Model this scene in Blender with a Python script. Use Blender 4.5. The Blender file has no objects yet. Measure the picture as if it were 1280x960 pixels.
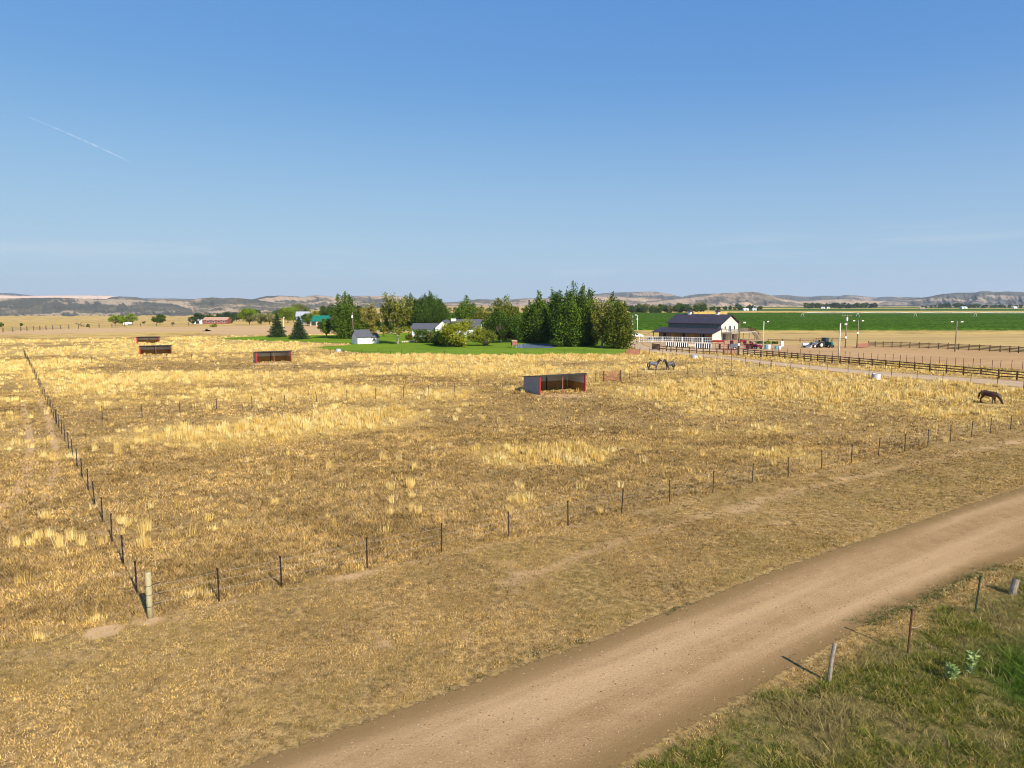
import bpy, math, random
import numpy as np
from mathutils import Vector, Matrix
from mathutils.geometry import tessellate_polygon

random.seed(7)
rng = np.random.default_rng(7)
sc = bpy.context.scene
COL = sc.collection
R = math.radians

# ------------------------------------------------------------------ camera model (used to find where things stand)
H = 11.0
FPX = 865.0
PITCH = math.atan(100.0 / FPX)
CP, SP = math.cos(PITCH), math.sin(PITCH)


def smooth(a, b, x):
    t = np.clip((x - a) / (b - a), 0, 1)
    return t * t * (3 - 2 * t)


def gz(x, y):
    """height of the land: flat plain that falls away to a river valley far off on the west side"""
    x = np.asarray(x, float); y = np.asarray(y, float)
    d = np.hypot(x, y)
    az = np.degrees(np.arctan2(x, np.maximum(y, 1e-3)))
    az = np.where(y <= 0, 90.0, az)
    side = smooth(-3, -24, az)
    return -19.0 * side * np.clip((d - 380) / 1150, 0, 1)


def G(px, py):
    u = (px - 640) / FPX; v = (480 - py) / FPX
    dy = CP + v * SP; dz = v * CP - SP
    zt = 0.0; t = 0
    for _ in range(30):
        t = (H - zt) / max(-dz, 1e-5)
        zt = 0.5 * zt + 0.5 * float(gz(u * t, dy * t))
    return Vector((u * t, dy * t, zt))


def topz(Y, py):
    v = (480 - py) / FPX
    return H + Y * (v * CP - SP) / (CP + v * SP)


def ppm(p):
    """metres per photo pixel at a ground point"""
    return (p.y * CP + (H - p.z) * SP) / FPX


# ------------------------------------------------------------------ numpy noise
def _hash(ix, iy, seed):
    h = (ix.astype(np.int64) * 374761393 + iy.astype(np.int64) * 668265263 + seed * 1442695041) & 0xFFFFFFFF
    h = ((h ^ (h >> 13)) * 1274126177) & 0xFFFFFFFF
    return ((h ^ (h >> 16)) & 0xFFFFFF) / float(0xFFFFFF)


def vnoise(x, y, seed=0):
    x = np.asarray(x, float); y = np.asarray(y, float)
    ix = np.floor(x); iy = np.floor(y)
    fx = x - ix; fy = y - iy
    fx = fx * fx * (3 - 2 * fx); fy = fy * fy * (3 - 2 * fy)
    a = _hash(ix, iy, seed); b = _hash(ix + 1, iy, seed)
    c = _hash(ix, iy + 1, seed); d = _hash(ix + 1, iy + 1, seed)
    return (a * (1 - fx) + b * fx) * (1 - fy) + (c * (1 - fx) + d * fx) * fy


def fbm(x, y, seed=0, octv=4):
    s = 0; a = 0.5; tot = 0
    for k in range(octv):
        s = s + a * vnoise(np.asarray(x) * 2 ** k + 17.3 * k, np.asarray(y) * 2 ** k - 9.1 * k, seed + k); tot += a; a *= 0.5
    return s / tot


# ------------------------------------------------------------------ mesh helpers
def mesh_np(name, verts, faces_flat, nper, mat=None, cols=None, attrs=None, smooth_shade=False, parent=None):
    me = bpy.data.meshes.new(name)
    nv = len(verts); nf = len(faces_flat) // nper
    me.vertices.add(nv); me.vertices.foreach_set('co', np.asarray(verts, np.float32).ravel())
    me.loops.add(nf * nper); me.loops.foreach_set('vertex_index', np.asarray(faces_flat, np.int32).ravel())
    me.polygons.add(nf)
    me.polygons.foreach_set('loop_start', np.arange(0, nf * nper, nper, dtype=np.int32))
    me.polygons.foreach_set('loop_total', np.full(nf, nper, np.int32))
    if smooth_shade:
        me.polygons.foreach_set('use_smooth', np.ones(nf, bool))
    if cols is not None:
        a = me.color_attributes.new('col', 'FLOAT_COLOR', 'POINT')
        c4 = np.ones((nv, 4), np.float32); c4[:, :3] = cols
        a.data.foreach_set('color', c4.ravel())
    for k, val in (attrs or {}).items():
        a = me.attributes.new(k, 'FLOAT', 'POINT'); a.data.foreach_set('value', np.asarray(val, np.float32))
    me.update(calc_edges=True); me.validate()
    o = bpy.data.objects.new(name, me)
    if mat: me.materials.append(mat)
    COL.objects.link(o)
    if parent: o.parent = parent
    return o


class MB:
    def __init__(self): self.v = []; self.f = []

    def add(self, vs, fs):
        n = len(self.v); self.v += [tuple(p) for p in vs]; self.f += [[i + n for i in f] for f in fs]; return self

    def box(self, c, s, rz=0, ry=0, rx=0):
        m = Matrix.Translation(c) @ Matrix.Rotation(rz, 4, 'Z') @ Matrix.Rotation(ry, 4, 'Y') @ Matrix.Rotation(rx, 4, 'X')
        x, y, z = s[0] / 2, s[1] / 2, s[2] / 2
        b = min(x, y, z) * 0.12
        vs = []
        for sx in (-1, 1):
            for sy in (-1, 1):
                for sz in (-1, 1):
                    vs.append(m @ Vector((sx * x, sy * y, sz * z)))
        return self.add(vs, [[0, 1, 3, 2], [4, 6, 7, 5], [0, 4, 5, 1], [2, 3, 7, 6], [0, 2, 6, 4], [1, 5, 7, 3]])

    def beam(self, a, b, w, h):
        a = Vector(a); b = Vector(b); d = (b - a); L = d.length; d.normalize()
        up = Vector((0, 0, 1)) if abs(d.z) < 0.95 else Vector((0, 1, 0))
        s = d.cross(up).normalized(); u = s.cross(d)
        vs = []
        for e in (a, b):
            for i, j in ((-1, -1), (1, -1), (1, 1), (-1, 1)):
                vs.append(e + s * (w / 2 * i) + u * (h / 2 * j))
        return self.add(vs, [[3, 2, 1, 0], [4, 5, 6, 7], [0, 1, 5, 4], [1, 2, 6, 5], [2, 3, 7, 6], [3, 0, 4, 7]])

    def tube(self, pts, rad, n=6):
        pts = [Vector(p) for p in pts]
        if not hasattr(rad, '__len__'): rad = [rad] * len(pts)
        rings = []
        for i, p in enumerate(pts):
            d = (pts[min(i + 1, len(pts) - 1)] - pts[max(i - 1, 0)]).normalized()
            up = Vector((0, 0, 1)) if abs(d.z) < 0.9 else Vector((1, 0, 0))
            s = d.cross(up).normalized(); u = d.cross(s)
            rings.append([p + (s * math.cos(2 * math.pi * k / n) + u * math.sin(2 * math.pi * k / n)) * rad[i] for k in range(n)])
        vs = [q for r in rings for q in r]; fs = []
        for i in range(len(pts) - 1):
            for k in range(n):
                a = i * n + k; b = i * n + (k + 1) % n
                fs.append([a, b, b + n, a + n])
        fs.append(list(range(n))[::-1]); fs.append([(len(pts) - 1) * n + k for k in range(n)])
        return self.add(vs, fs)

    def prism(self, prof, a, b, axis='y'):
        """profile of (p, z) extruded from a to b along axis"""
        n = len(prof); vs = []
        for e in (a, b):
            for p, z in prof:
                vs.append((p, e, z) if axis == 'y' else (e, p, z))
        fs = [[i, (i + 1) % n, (i + 1) % n + n, i + n] for i in range(n)] + [list(range(n))[::-1], [i + n for i in range(n)]]
        return self.add(vs, fs)

    def disc(self, c, r, th, axis='y', n=14):
        c = Vector(c); d = Vector((0, 1, 0)) if axis == 'y' else (Vector((1, 0, 0)) if axis == 'x' else Vector((0, 0, 1)))
        return self.tube([c - d * th / 2, c + d * th / 2], r, n)

    def data(self, name, mat, smooth_shade=False):
        me = bpy.data.meshes.new(name); me.from_pydata(self.v, [], self.f)
        import bmesh
        bm = bmesh.new(); bm.from_mesh(me); bmesh.ops.recalc_face_normals(bm, faces=bm.faces); bm.to_mesh(me); bm.free()
        if smooth_shade:
            for p in me.polygons: p.use_smooth = True
        me.materials.append(mat); return me

    def build(self, name, mat, parent=None, smooth_shade=False, bevel=0):
        o = bpy.data.objects.new(name, self.data(name, mat, smooth_shade)); COL.objects.link(o)
        if parent: o.parent = parent
        if bevel:
            b = o.modifiers.new('Bevel', 'BEVEL'); b.width = bevel; b.segments = 2; b.limit_method = 'ANGLE'
        return o


def tag(o, label=None, cat=None, group=None, kind=None):
    if label: o['label'] = label
    if cat: o['category'] = cat
    if group: o['group'] = group
    if kind: o['kind'] = kind
    return o


def empty(name, loc, rz=0, label=None, cat=None, group=None, scale=None):
    o = bpy.data.objects.new(name, None); COL.objects.link(o); o.location = loc; o.rotation_euler = (0, 0, rz)
    o.empty_display_size = 0.3
    if scale: o.scale = scale
    return tag(o, label, cat, group)


def inst(name, me, parent, loc=(0, 0, 0), rot=(0, 0, 0), scale=(1, 1, 1)):
    o = bpy.data.objects.new(name, me); COL.objects.link(o); o.parent = parent
    o.location = loc; o.rotation_euler = rot; o.scale = scale; return o


def copy_tree(o, parent=None):
    c = o.copy(); COL.objects.link(c); c.parent = parent
    for ch in list(o.children): copy_tree(ch, c)
    return c


# ------------------------------------------------------------------ materials
def new_mat(name):
    m = bpy.data.materials.new(name); m.use_nodes = True
    nt = m.node_tree; nt.nodes.clear()
    out = nt.nodes.new('ShaderNodeOutputMaterial'); return m, nt, out


def N(nt, t, **kw):
    n = nt.nodes.new(t)
    for k, v in kw.items():
        if k in n.inputs.keys(): n.inputs[k].default_value = v
        else: setattr(n, k, v)
    return n


def noise(nt, vec, scale, detail=4, rough=0.55, stretch=None):
    if stretch:
        mp = N(nt, 'ShaderNodeMapping'); mp.inputs['Scale'].default_value = stretch
        nt.links.new(vec, mp.inputs['Vector']); vec = mp.outputs['Vector']
    n = N(nt, 'ShaderNodeTexNoise', Scale=scale, Detail=detail, Roughness=rough)
    nt.links.new(vec, n.inputs['Vector']); return n.outputs['Fac']


def ramp(nt, fac, lo, hi):
    m = N(nt, 'ShaderNodeMapRange', interpolation_type='SMOOTHSTEP')
    m.inputs['From Min'].default_value = lo; m.inputs['From Max'].default_value = hi
    nt.links.new(fac, m.inputs['Value']); return m.outputs['Result']


def mixc(nt, fac, a, b, mode='MIX'):
    m = N(nt, 'ShaderNodeMix', data_type='RGBA', blend_type=mode)
    if isinstance(fac, (int, float)): m.inputs[0].default_value = fac
    else: nt.links.new(fac, m.inputs[0])
    for s, i in ((a, 6), (b, 7)):
        if isinstance(s, tuple): m.inputs[i].default_value = (*s, 1)
        else: nt.links.new(s, m.inputs[i])
    return m.outputs[2]


def math_(nt, op, a, b=None, clamp=False):
    m = N(nt, 'ShaderNodeMath', operation=op, use_clamp=clamp)
    for s, i in ((a, 0), (b, 1)):
        if s is None: continue
        if isinstance(s, (int, float)): m.inputs[i].default_value = s
        else: nt.links.new(s, m.inputs[i])
    return m.outputs[0]


def attr(nt, name, out='Fac'):
    return N(nt, 'ShaderNodeAttribute', attribute_name=name).outputs[out]


def objco(nt): return N(nt, 'ShaderNodeTexCoord').outputs['Object']


def worldpos(nt): return N(nt, 'ShaderNodeNewGeometry').outputs['Position']


def finish(nt, out, col, rough=0.8, bumpsrc=None, bump=0.0, bdist=0.05, metallic=0.0, spec=0.3):
    b = N(nt, 'ShaderNodeBsdfPrincipled', Roughness=rough, Metallic=metallic)
    b.inputs['Specular IOR Level'].default_value = spec
    if isinstance(col, tuple): b.inputs['Base Color'].default_value = (*col, 1)
    else: nt.links.new(col, b.inputs['Base Color'])
    if bumpsrc is not None:
        bp = N(nt, 'ShaderNodeBump', Strength=bump, Distance=bdist)
        nt.links.new(bumpsrc, bp.inputs['Height']); nt.links.new(bp.outputs['Normal'], b.inputs['Normal'])
    nt.links.new(b.outputs[0], out.inputs['Surface']); return b


def MAT(name, c1, c2=None, scale=6, rough=0.75, metallic=0.0, bump=0.15, stretch=None, spec=0.3, bdist=0.02):
    m, nt, out = new_mat(name)
    c2 = c2 or tuple(x * 0.72 for x in c1)
    n = noise(nt, objco(nt), scale, 5, 0.6, stretch)
    col = mixc(nt, ramp(nt, n, 0.35, 0.68), c1, c2)
    finish(nt, out, col, rough, n, bump, bdist, metallic, spec); return m


def ribbed(name, c1, c2, freq, axis='X', rough=0.5, metallic=0.2, dirt=(0.2, 0.16, 0.11)):
    """sheet metal / boards with ribs along one axis and some dust"""
    m, nt, out = new_mat(name); oc = objco(nt)
    w = N(nt, 'ShaderNodeTexWave', wave_type='BANDS', bands_direction=axis, Scale=freq, Distortion=0.0)
    nt.links.new(oc, w.inputs['Vector'])
    n = noise(nt, oc, 1.3, 5)
    col = mixc(nt, ramp(nt, n, 0.3, 0.75), c1, c2)
    col = mixc(nt, math_(nt, 'MULTIPLY', ramp(nt, noise(nt, oc, 5, 6, 0.7), 0.55, 0.8), 0.3), col, dirt)
    finish(nt, out, col, rough, w.outputs['Fac'], 0.5, 0.03, metallic, 0.18); return m


def leaf_mat(name, trans=0.3, rough=0.6):
    m, nt, out = new_mat(name); c = attr(nt, 'col', 'Color')
    d = N(nt, 'ShaderNodeBsdfDiffuse'); t = N(nt, 'ShaderNodeBsdfTranslucent'); mx = N(nt, 'ShaderNodeMixShader', Fac=trans)
    nt.links.new(c, d.inputs['Color']); nt.links.new(c, t.inputs['Color'])
    nt.links.new(d.outputs[0], mx.inputs[1]); nt.links.new(t.outputs[0], mx.inputs[2]); nt.links.new(mx.outputs[0], out.inputs['Surface'])
    return m


M_leaf = leaf_mat('leaf', 0.28)
M_grass = leaf_mat('grass_blade', 0.25)
M_bark = MAT('bark', (0.16, 0.125, 0.09), (0.07, 0.055, 0.04), 4, 0.9, 0, 0.4, (6, 6, 1))
M_pale_bark = MAT('pale_bark', (0.62, 0.54, 0.42), (0.36, 0.30, 0.22), 3, 0.85, 0, 0.3, (5, 5, 1))
M_tpost = MAT('painted_steel_post', (0.022, 0.015, 0.014), (0.045, 0.022, 0.016), 14, 0.6, 0.1)
M_rust = MAT('rusty_steel', (0.10, 0.035, 0.022), (0.05, 0.02, 0.014), 14, 0.8)
M_greensteel = MAT('green_steel', (0.012, 0.035, 0.022), (0.02, 0.03, 0.02), 14, 0.6)
M_wire = MAT('galvanised_wire', (0.42, 0.38, 0.32), (0.3, 0.26, 0.2), 8, 0.5, 0.3)
M_newwood = MAT('treated_post', (0.42, 0.37, 0.21), (0.32, 0.27, 0.14), 7, 0.8, 0, 0.3, (6, 6, 1))
M_greywood = MAT('weathered_wood', (0.33, 0.28, 0.21), (0.16, 0.13, 0.10), 7, 0.9, 0, 0.4, (6, 6, 1))
M_board = MAT('dark_fence_board', (0.125, 0.07, 0.036), (0.07, 0.04, 0.022), 5, 0.85, 0, 0.3)
M_polewood = MAT('pole_wood', (0.27, 0.21, 0.16), (0.15, 0.11, 0.08), 3, 0.9, 0, 0.3, (5, 5, 0.6))
M_palepole = MAT('pale_pole', (0.60, 0.57, 0.52), (0.42, 0.39, 0.34), 3, 0.8, 0, 0.2, (4, 4, 0.6))
M_white = MAT('white_paint', (0.80, 0.80, 0.79), (0.70, 0.70, 0.69), 4, 0.6)
M_cream = ribbed('cream_siding', (0.66, 0.60, 0.49), (0.58, 0.53, 0.43), 4.0, 'Z', 0.7, 0, (0.5, 0.44, 0.34))
M_greysteel = ribbed('grey_sheet_steel', (0.30, 0.31, 0.31), (0.25, 0.26, 0.265), 6.0, 'X', 0.5, 0.15)
M_palesteel = ribbed('pale_sheet_steel', (0.72, 0.77, 0.84), (0.64, 0.69, 0.77), 6.0, 'X', 0.5, 0.1)
M_kick = MAT('wood_kickboard', (0.50, 0.27, 0.075), (0.32, 0.165, 0.045), 2.2, 0.85, 0, 0.3, (1, 1, 5))
M_redtrim = MAT('red_trim', (0.40, 0.02, 0.024), (0.30, 0.02, 0.02), 8, 0.5)
M_redpipe = MAT('red_pipe', (0.40, 0.10, 0.07), (0.26, 0.07, 0.05), 8, 0.7)
M_rustpanel = MAT('rust_red_panel', (0.30, 0.11, 0.075), (0.2, 0.08, 0.06), 5, 0.8)
M_roofdark = ribbed('charcoal_roof_steel', (0.050, 0.043, 0.058), (0.038, 0.033, 0.045), 3.5, 'X', 0.62, 0.0, (0.10, 0.09, 0.09))
M_siding = ribbed('slate_siding', (0.19, 0.21, 0.205), (0.15, 0.17, 0.17), 3.5, 'X', 0.6, 0.05, (0.12, 0.11, 0.1))
M_shingle = MAT('grey_shingle', (0.105, 0.105, 0.125), (0.075, 0.075, 0.09), 3, 0.95, 0, 0.3, (1, 1, 4), 0.08)
M_glass = MAT('dark_glass', (0.03, 0.04, 0.06), (0.02, 0.03, 0.05), 3, 0.12, 0, 0, None, 0.6)
M_decking = MAT('deck_wood', (0.40, 0.34, 0.27), (0.28, 0.23, 0.18), 4, 0.85)
M_black = MAT('black_paint', (0.018, 0.018, 0.02), (0.03, 0.03, 0.03), 6, 0.55)
M_rubber = MAT('rubber', (0.02, 0.02, 0.02), (0.035, 0.032, 0.03), 8, 0.9)
M_redpaint = MAT('red_paint', (0.45, 0.025, 0.02), (0.34, 0.02, 0.018), 5, 0.45)
M_tealpaint = MAT('tractor_green_paint', (0.02, 0.13, 0.10), (0.015, 0.09, 0.07), 5, 0.4)
M_greypaint = MAT('grey_paint', (0.16, 0.17, 0.21), (0.10, 0.10, 0.13), 5, 0.5)
M_bluebarrel = MAT('blue_barrel', (0.08, 0.30, 0.38), (0.06, 0.24, 0.32), 5, 0.5)
M_galv = MAT('galvanised_tank', (0.62, 0.64, 0.67), (0.48, 0.50, 0.53), 5, 0.45, 0.25)
M_water_dark = MAT('tank_water', (0.03, 0.04, 0.045), (0.02, 0.03, 0.035), 3, 0.08, 0, 0, None, 0.5)
M_bluepanel = MAT('blue_grey_panel', (0.10, 0.135, 0.23), (0.05, 0.07, 0.12), 3, 0.7)
M_hay = MAT('hay', (0.60, 0.41, 0.13), (0.47, 0.31, 0.09), 6, 0.95, 0, 0.5, None, 0.1, 0.1)
M_greenroof = ribbed('green_roof_steel', (0.012, 0.17, 0.115), (0.01, 0.14, 0.095), 3, 'X', 0.5, 0.1, (0.05, 0.14, 0.1))
M_bluehouse = MAT('blue_grey_siding', (0.16, 0.21, 0.29), (0.13, 0.17, 0.24), 3, 0.8)
M_tanroof = MAT('tan_roof', (0.46, 0.27, 0.18), (0.36, 0.21, 0.14), 3, 0.9)
M_brick = MAT('red_brick_wall', (0.26, 0.085, 0.06), (0.18, 0.06, 0.045), 4, 0.9)
M_stone = MAT('pale_edging_stone', (0.55, 0.47, 0.38), (0.40, 0.33, 0.26), 5, 0.9)
M_coat_dark = MAT('dark_bay_coat', (0.070, 0.030, 0.018), (0.035, 0.016, 0.011), 3, 0.5)
M_hair = MAT('black_horse_hair', (0.012, 0.010, 0.010), (0.025, 0.02, 0.018), 14, 0.6)


def roan_mat(name, body):
    m, nt, out = new_mat(name); oc = objco(nt)
    sep = N(nt, 'ShaderNodeSeparateXYZ'); nt.links.new(oc, sep.inputs[0])
    n = noise(nt, oc, 5, 5)
    col = mixc(nt, ramp(nt, n, 0.3, 0.7), body, tuple(c * 0.6 for c in body))
    legs = ramp(nt, math_(nt, 'ADD', sep.outputs['Z'], math_(nt, 'MULTIPLY', n, 0.2)), 0.95, 0.65)
    head = ramp(nt, math_(nt, 'ADD', sep.outputs['X'], math_(nt, 'MULTIPLY', n, 0.2)), 0.55, 0.8)
    dark = (0.016, 0.014, 0.016)
    col = mixc(nt, legs, col, dark); col = mixc(nt, head, col, dark)
    finish(nt, out, col, 0.55, n, 0.1); return m


M_roan_a = roan_mat('blue_roan_coat', (0.115, 0.12, 0.145))
M_roan_b = roan_mat('grey_roan_coat', (0.105, 0.09, 0.10))

# ------------------------------------------------------------------ ground attributes (world-space patterns)
C_corner = G(188, 772)
F_far = G(1238, 543)
fdir = (F_far - C_corner); fdir.z = 0; fdir.normalize()
fn = Vector((-fdir.y, fdir.x, 0))           # points away from the camera, into the pasture


def infence(x, y):
    return (x - C_corner.x) * fn.x + (y - C_corner.y) * fn.y


LF0 = G(171, 743); LF1 = G(31, 445)
ldir = (LF1 - LF0); ldir.z = 0; ldir.normalize()
ln = Vector((ldir.y, -ldir.x, 0))           # points east, into the pasture

GOLD_BLOBS = [  # photo px centre, half width px, half height px, strength
    (340, 538, 110, 15, .75), (455, 525, 90, 14, .6), (662, 570, 70, 13, .75), (720, 568, 30, 9, .5), (652, 625, 14, 14, .6),
    (200, 472, 130, 6, .6), (420, 492, 110, 6, .55), (560, 462, 130, 6, .55), (430, 632, 40, 7, .28), (460, 604, 22, 6, .3),
    (245, 545, 70, 9, .5), (130, 480, 70, 9, .35), (60, 455, 60, 5, .5), (900, 485, 120, 10, .7), (1050, 495, 130, 12, .7),
    (880, 515, 60, 8, .45), (850, 540, 50, 6, .4), (1170, 485, 70, 8, .6), (1190, 520, 60, 8, .3), (970, 540, 60, 8, .35),
    (1000, 570, 50, 8, .3), (800, 492, 30, 6, .7), (640, 448, 160, 3, .6), (330, 434, 60, 5, .6), (500, 450, 100, 4, .5),
    (70, 668, 45, 6, .15), (940, 600, 30, 10, .35), (1045, 585, 40, 7, .4), (700, 640, 40, 8, .3), (860, 560, 60, 6, .3),
    (30, 520, 40, 10, .35), (70, 573, 25, 3, .35), (150, 590, 30, 10, -.3), (560, 480, 100, 5, -.5), (240, 459, 110, 3, -.6),
    (400, 460, 50, 4, -.35), (500, 575, 130, 22, -.35), (330, 620, 150, 25, -.2), (760, 520, 70, 14, -.35), (600, 520, 60, 8, -.25),
    (100, 516, 60, 5, -.3), (50, 610, 50, 30, -.35), (640, 495, 60, 6, -.25), (1180, 505, 50, 4, -.3), (700, 600, 60, 8, -.3),
    (720, 497, 60, 5, -.3), (330, 492, 40, 3, -.3), (880, 580, 60, 10, -.1)]
_gb = []
for px, py, rx, ry, s in GOLD_BLOBS:
    c = G(px, py); _gb.append((c.x, c.y, rx * ppm(c), abs(G(px, py - ry).y - G(px, py + ry).y) / 2, s * .85))


def gold(x, y):
    r = np.hypot(x, y)
    base = np.interp(r, [20, 32, 50, 75, 100, 130, 180, 300, 600], [.20, .23, .29, .37, .50, .58, .62, .64, .68])
    n = fbm(x / 17.0, y / 13.0, 3, 4) - 0.5
    n2 = fbm(x / 3.0, y / 2.4, 11, 3) - 0.5
    g = base + 0.66 * n + 0.55 * n2
    for cx, cy, ax, ay, s in _gb:
        q = ((x - cx) / ax) ** 2 + ((y - cy) / ay) ** 2
        g = g + s * np.exp(-q)
    inf = infence(x, y)
    strip = smooth(1.0, -0.5, inf)
    g = g * (1 - strip) + strip * (0.20 + 0.5 * n + 0.4 * n2)
    # thin worn line under the front fence
    return np.clip(g, 0, 1)


def poly_dist(pts, x, y):
    d = np.full(np.shape(x), 1e9)
    for a, b in zip(pts[:-1], pts[1:]):
        ax, ay, bx, by = a.x, a.y, b.x, b.y
        L2 = (bx - ax) ** 2 + (by - ay) ** 2
        t = np.clip(((x - ax) * (bx - ax) + (y - ay) * (by - ay)) / L2, 0, 1)
        d = np.minimum(d, np.hypot(x - ax - t * (bx - ax), y - ay - t * (by - ay)))
    return d


track_a = [G(*p) for p in ((38, 500), (48, 530), (54, 560), (52, 590), (40, 615), (20, 635), (-30, 660))]
track_b = [G(*p) for p in ((640, 728), (800, 668), (900, 640), (1000, 612), (1100, 590), (1200, 566), (1300, 546))]
road_far = [(1420, 560), (1280, 606), (1205, 630), (1126, 657), (1046, 683), (960, 712), (873, 747), (815, 767), (727, 802), (640, 831), (500, 880), (330, 940), (120, 1015)]
road_near = [(1420, 652), (1280, 702), (1220, 721), (1135, 762), (1085, 785), (1045, 810), (1010, 830), (950, 865), (870, 912), (770, 970), (600, 1068)]
Rfar = [G(*p) for p in road_far]; Rnear = [G(*p) for p in road_near]
rd = (Rfar[1] - Rfar[9]).normalized(); rn = Vector((rd.y, -rd.x, 0))   # towards the camera side of the road
BARE = [(128, 790, 22, 10, 1.2), (140, 718, 14, 4, .5), (205, 775, 40, 8, .35), (190, 700, 20, 4, .3), (430, 722, 22, 4, .45), (480, 805, 14, 6, .6), (165, 665, 60, 5, .35),
        (850, 668, 40, 6, .3), (960, 640, 40, 8, .25), (240, 745, 60, 8, .15), (705, 495, 32, 3, .8), (342, 455, 26, 1.6, .8), (195, 446, 22, 1.2, .8), (60, 820, 80, 10, .4), (85, 632, 10, 2, .5), (185, 616, 12, 2, .5)]
_bb = []
for px, py, rx, ry, s in BARE:
    c = G(px, py); _bb.append((c.x, c.y, rx * ppm(c), abs(G(px, py - ry).y - G(px, py + ry).y) / 2, s))


def bare(x, y):
    n = fbm(x / 1.5, y / 1.1, 31, 5)
    inf = infence(x, y)
    b = smooth(0.60, 0.78, n) * (0.20 + 0.22 * smooth(0.5, -1.5, inf))
    wob = (fbm(x / 1.2, y / 1.2, 77, 3) - .5)
    for cx, cy, ax, ay, s in _bb:
        q = ((x - cx) / ax) ** 2 + ((y - cy) / ay) ** 2
        b = b + s * smooth(1.5, 0.5, q + 1.3 * wob)
    ta = poly_dist(track_a, x, y); b = b + 0.7 * smooth(0.5, 0.12, np.abs(ta - .8) + 0.4 * wob)
    b = b + 0.5 * smooth(0.9, 0.2, poly_dist(track_b, x, y) + 0.7 * wob)
    b = b + 0.45 * smooth(0.5, 0.1, np.abs(inf + 0.25) + 0.6 * wob) * (x > C_corner.x)
    b = b + 0.3 * smooth(0.6, 0.1, np.abs((x - LF0.x) * ln.x + (y - LF0.y) * ln.y) + 0.6 * wob) * (y > 22) * (y < 150)
    return np.clip(b, 0, 1)


p_road_n = Rnear[3]


def verge(x, y):
    """how green the roadside verge beyond the dirt road is"""
    d = (x - p_road_n.x) * rn.x + (y - p_road_n.y) * rn.y
    return smooth(0.2, 1.6, d + 1.2 * (fbm(x / 1.5, y / 1.5, 55, 3) - .5))


corner_green = G(1268, 836)


def lush(x, y):
    d = np.hypot((x - corner_green.x - 1.2), (y - corner_green.y + 1.2))
    return smooth(3.4, 1.5, d + 1.6 * (fbm(x / 1.0, y / 1.0, 59, 3) - .5)) * verge(x, y)


# ------------------------------------------------------------------ ground sheet
def ground_material():
    m, nt, out = new_mat('dry_ground'); wp = worldpos(nt)
    g = attr(nt, 'gold'); b = attr(nt, 'bare'); v = attr(nt, 'verge'); l = attr(nt, 'lush')
    f1 = noise(nt, wp, 3.2, 6, 0.7); f2 = noise(nt, wp, 9.0, 4, 0.7); f3 = noise(nt, wp, 0.55, 5, 0.6); f4 = noise(nt, wp, 0.035, 4, 0.55, (0.6, 1.6, 1))
    brown = mixc(nt, ramp(nt, f1, 0.33, 0.68), (0.165, 0.105, 0.043), (0.50, 0.33, 0.13))
    brown = mixc(nt, ramp(nt, f3, 0.42, 0.68), brown, (0.33, 0.21, 0.075))
    brown = mixc(nt, math_(nt, 'MULTIPLY', ramp(nt, f2, 0.48, 0.68), 0.65), brown, (0.085, 0.053, 0.02))
    gd = mixc(nt, ramp(nt, f1, 0.35, 0.7), (0.42, 0.275, 0.085), (0.70, 0.485, 0.17))
    gd = mixc(nt, math_(nt, 'MULTIPLY', ramp(nt, f4, 0.42, 0.66), 0.45), gd, (0.42, 0.285, 0.125))
    col = mixc(nt, ramp(nt, math_(nt, 'ADD', g, math_(nt, 'MULTIPLY', math_(nt, 'SUBTRACT', f1, 0.5), 0.7)), 0.38, 0.74), brown, gd)
    br = mixc(nt, ramp(nt, f1, 0.3, 0.7), (0.56, 0.365, 0.19), (0.45, 0.285, 0.135))
    col = mixc(nt, ramp(nt, math_(nt, 'ADD', b, math_(nt, 'MULTIPLY', math_(nt, 'SUBTRACT', f2, 0.5), 0.8)), 0.25, 0.8), col, br)
    vg = mixc(nt, ramp(nt, f1, 0.35, 0.65), (0.055, 0.055, 0.016), (0.21, 0.165, 0.055))
    col = mixc(nt, math_(nt, 'MULTIPLY', v, 0.9), col, vg)
    col = mixc(nt, l, col, (0.04, 0.09, 0.012))
    f5 = noise(nt, wp, 0.22, 3, 0.5); col = mixc(nt, math_(nt, 'MULTIPLY', ramp(nt, f5, 0.62, 0.40), math_(nt, 'SUBTRACT', 0.22, math_(nt, 'MULTIPLY', g, 0.3))), col, (0.13, 0.085, 0.035))
    h = math_(nt, 'ADD', f1, math_(nt, 'MULTIPLY', f2, 0.6))
    finish(nt, out, col, 1.0, h, 0.6, 0.06, 0, 0.0); return m


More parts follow.
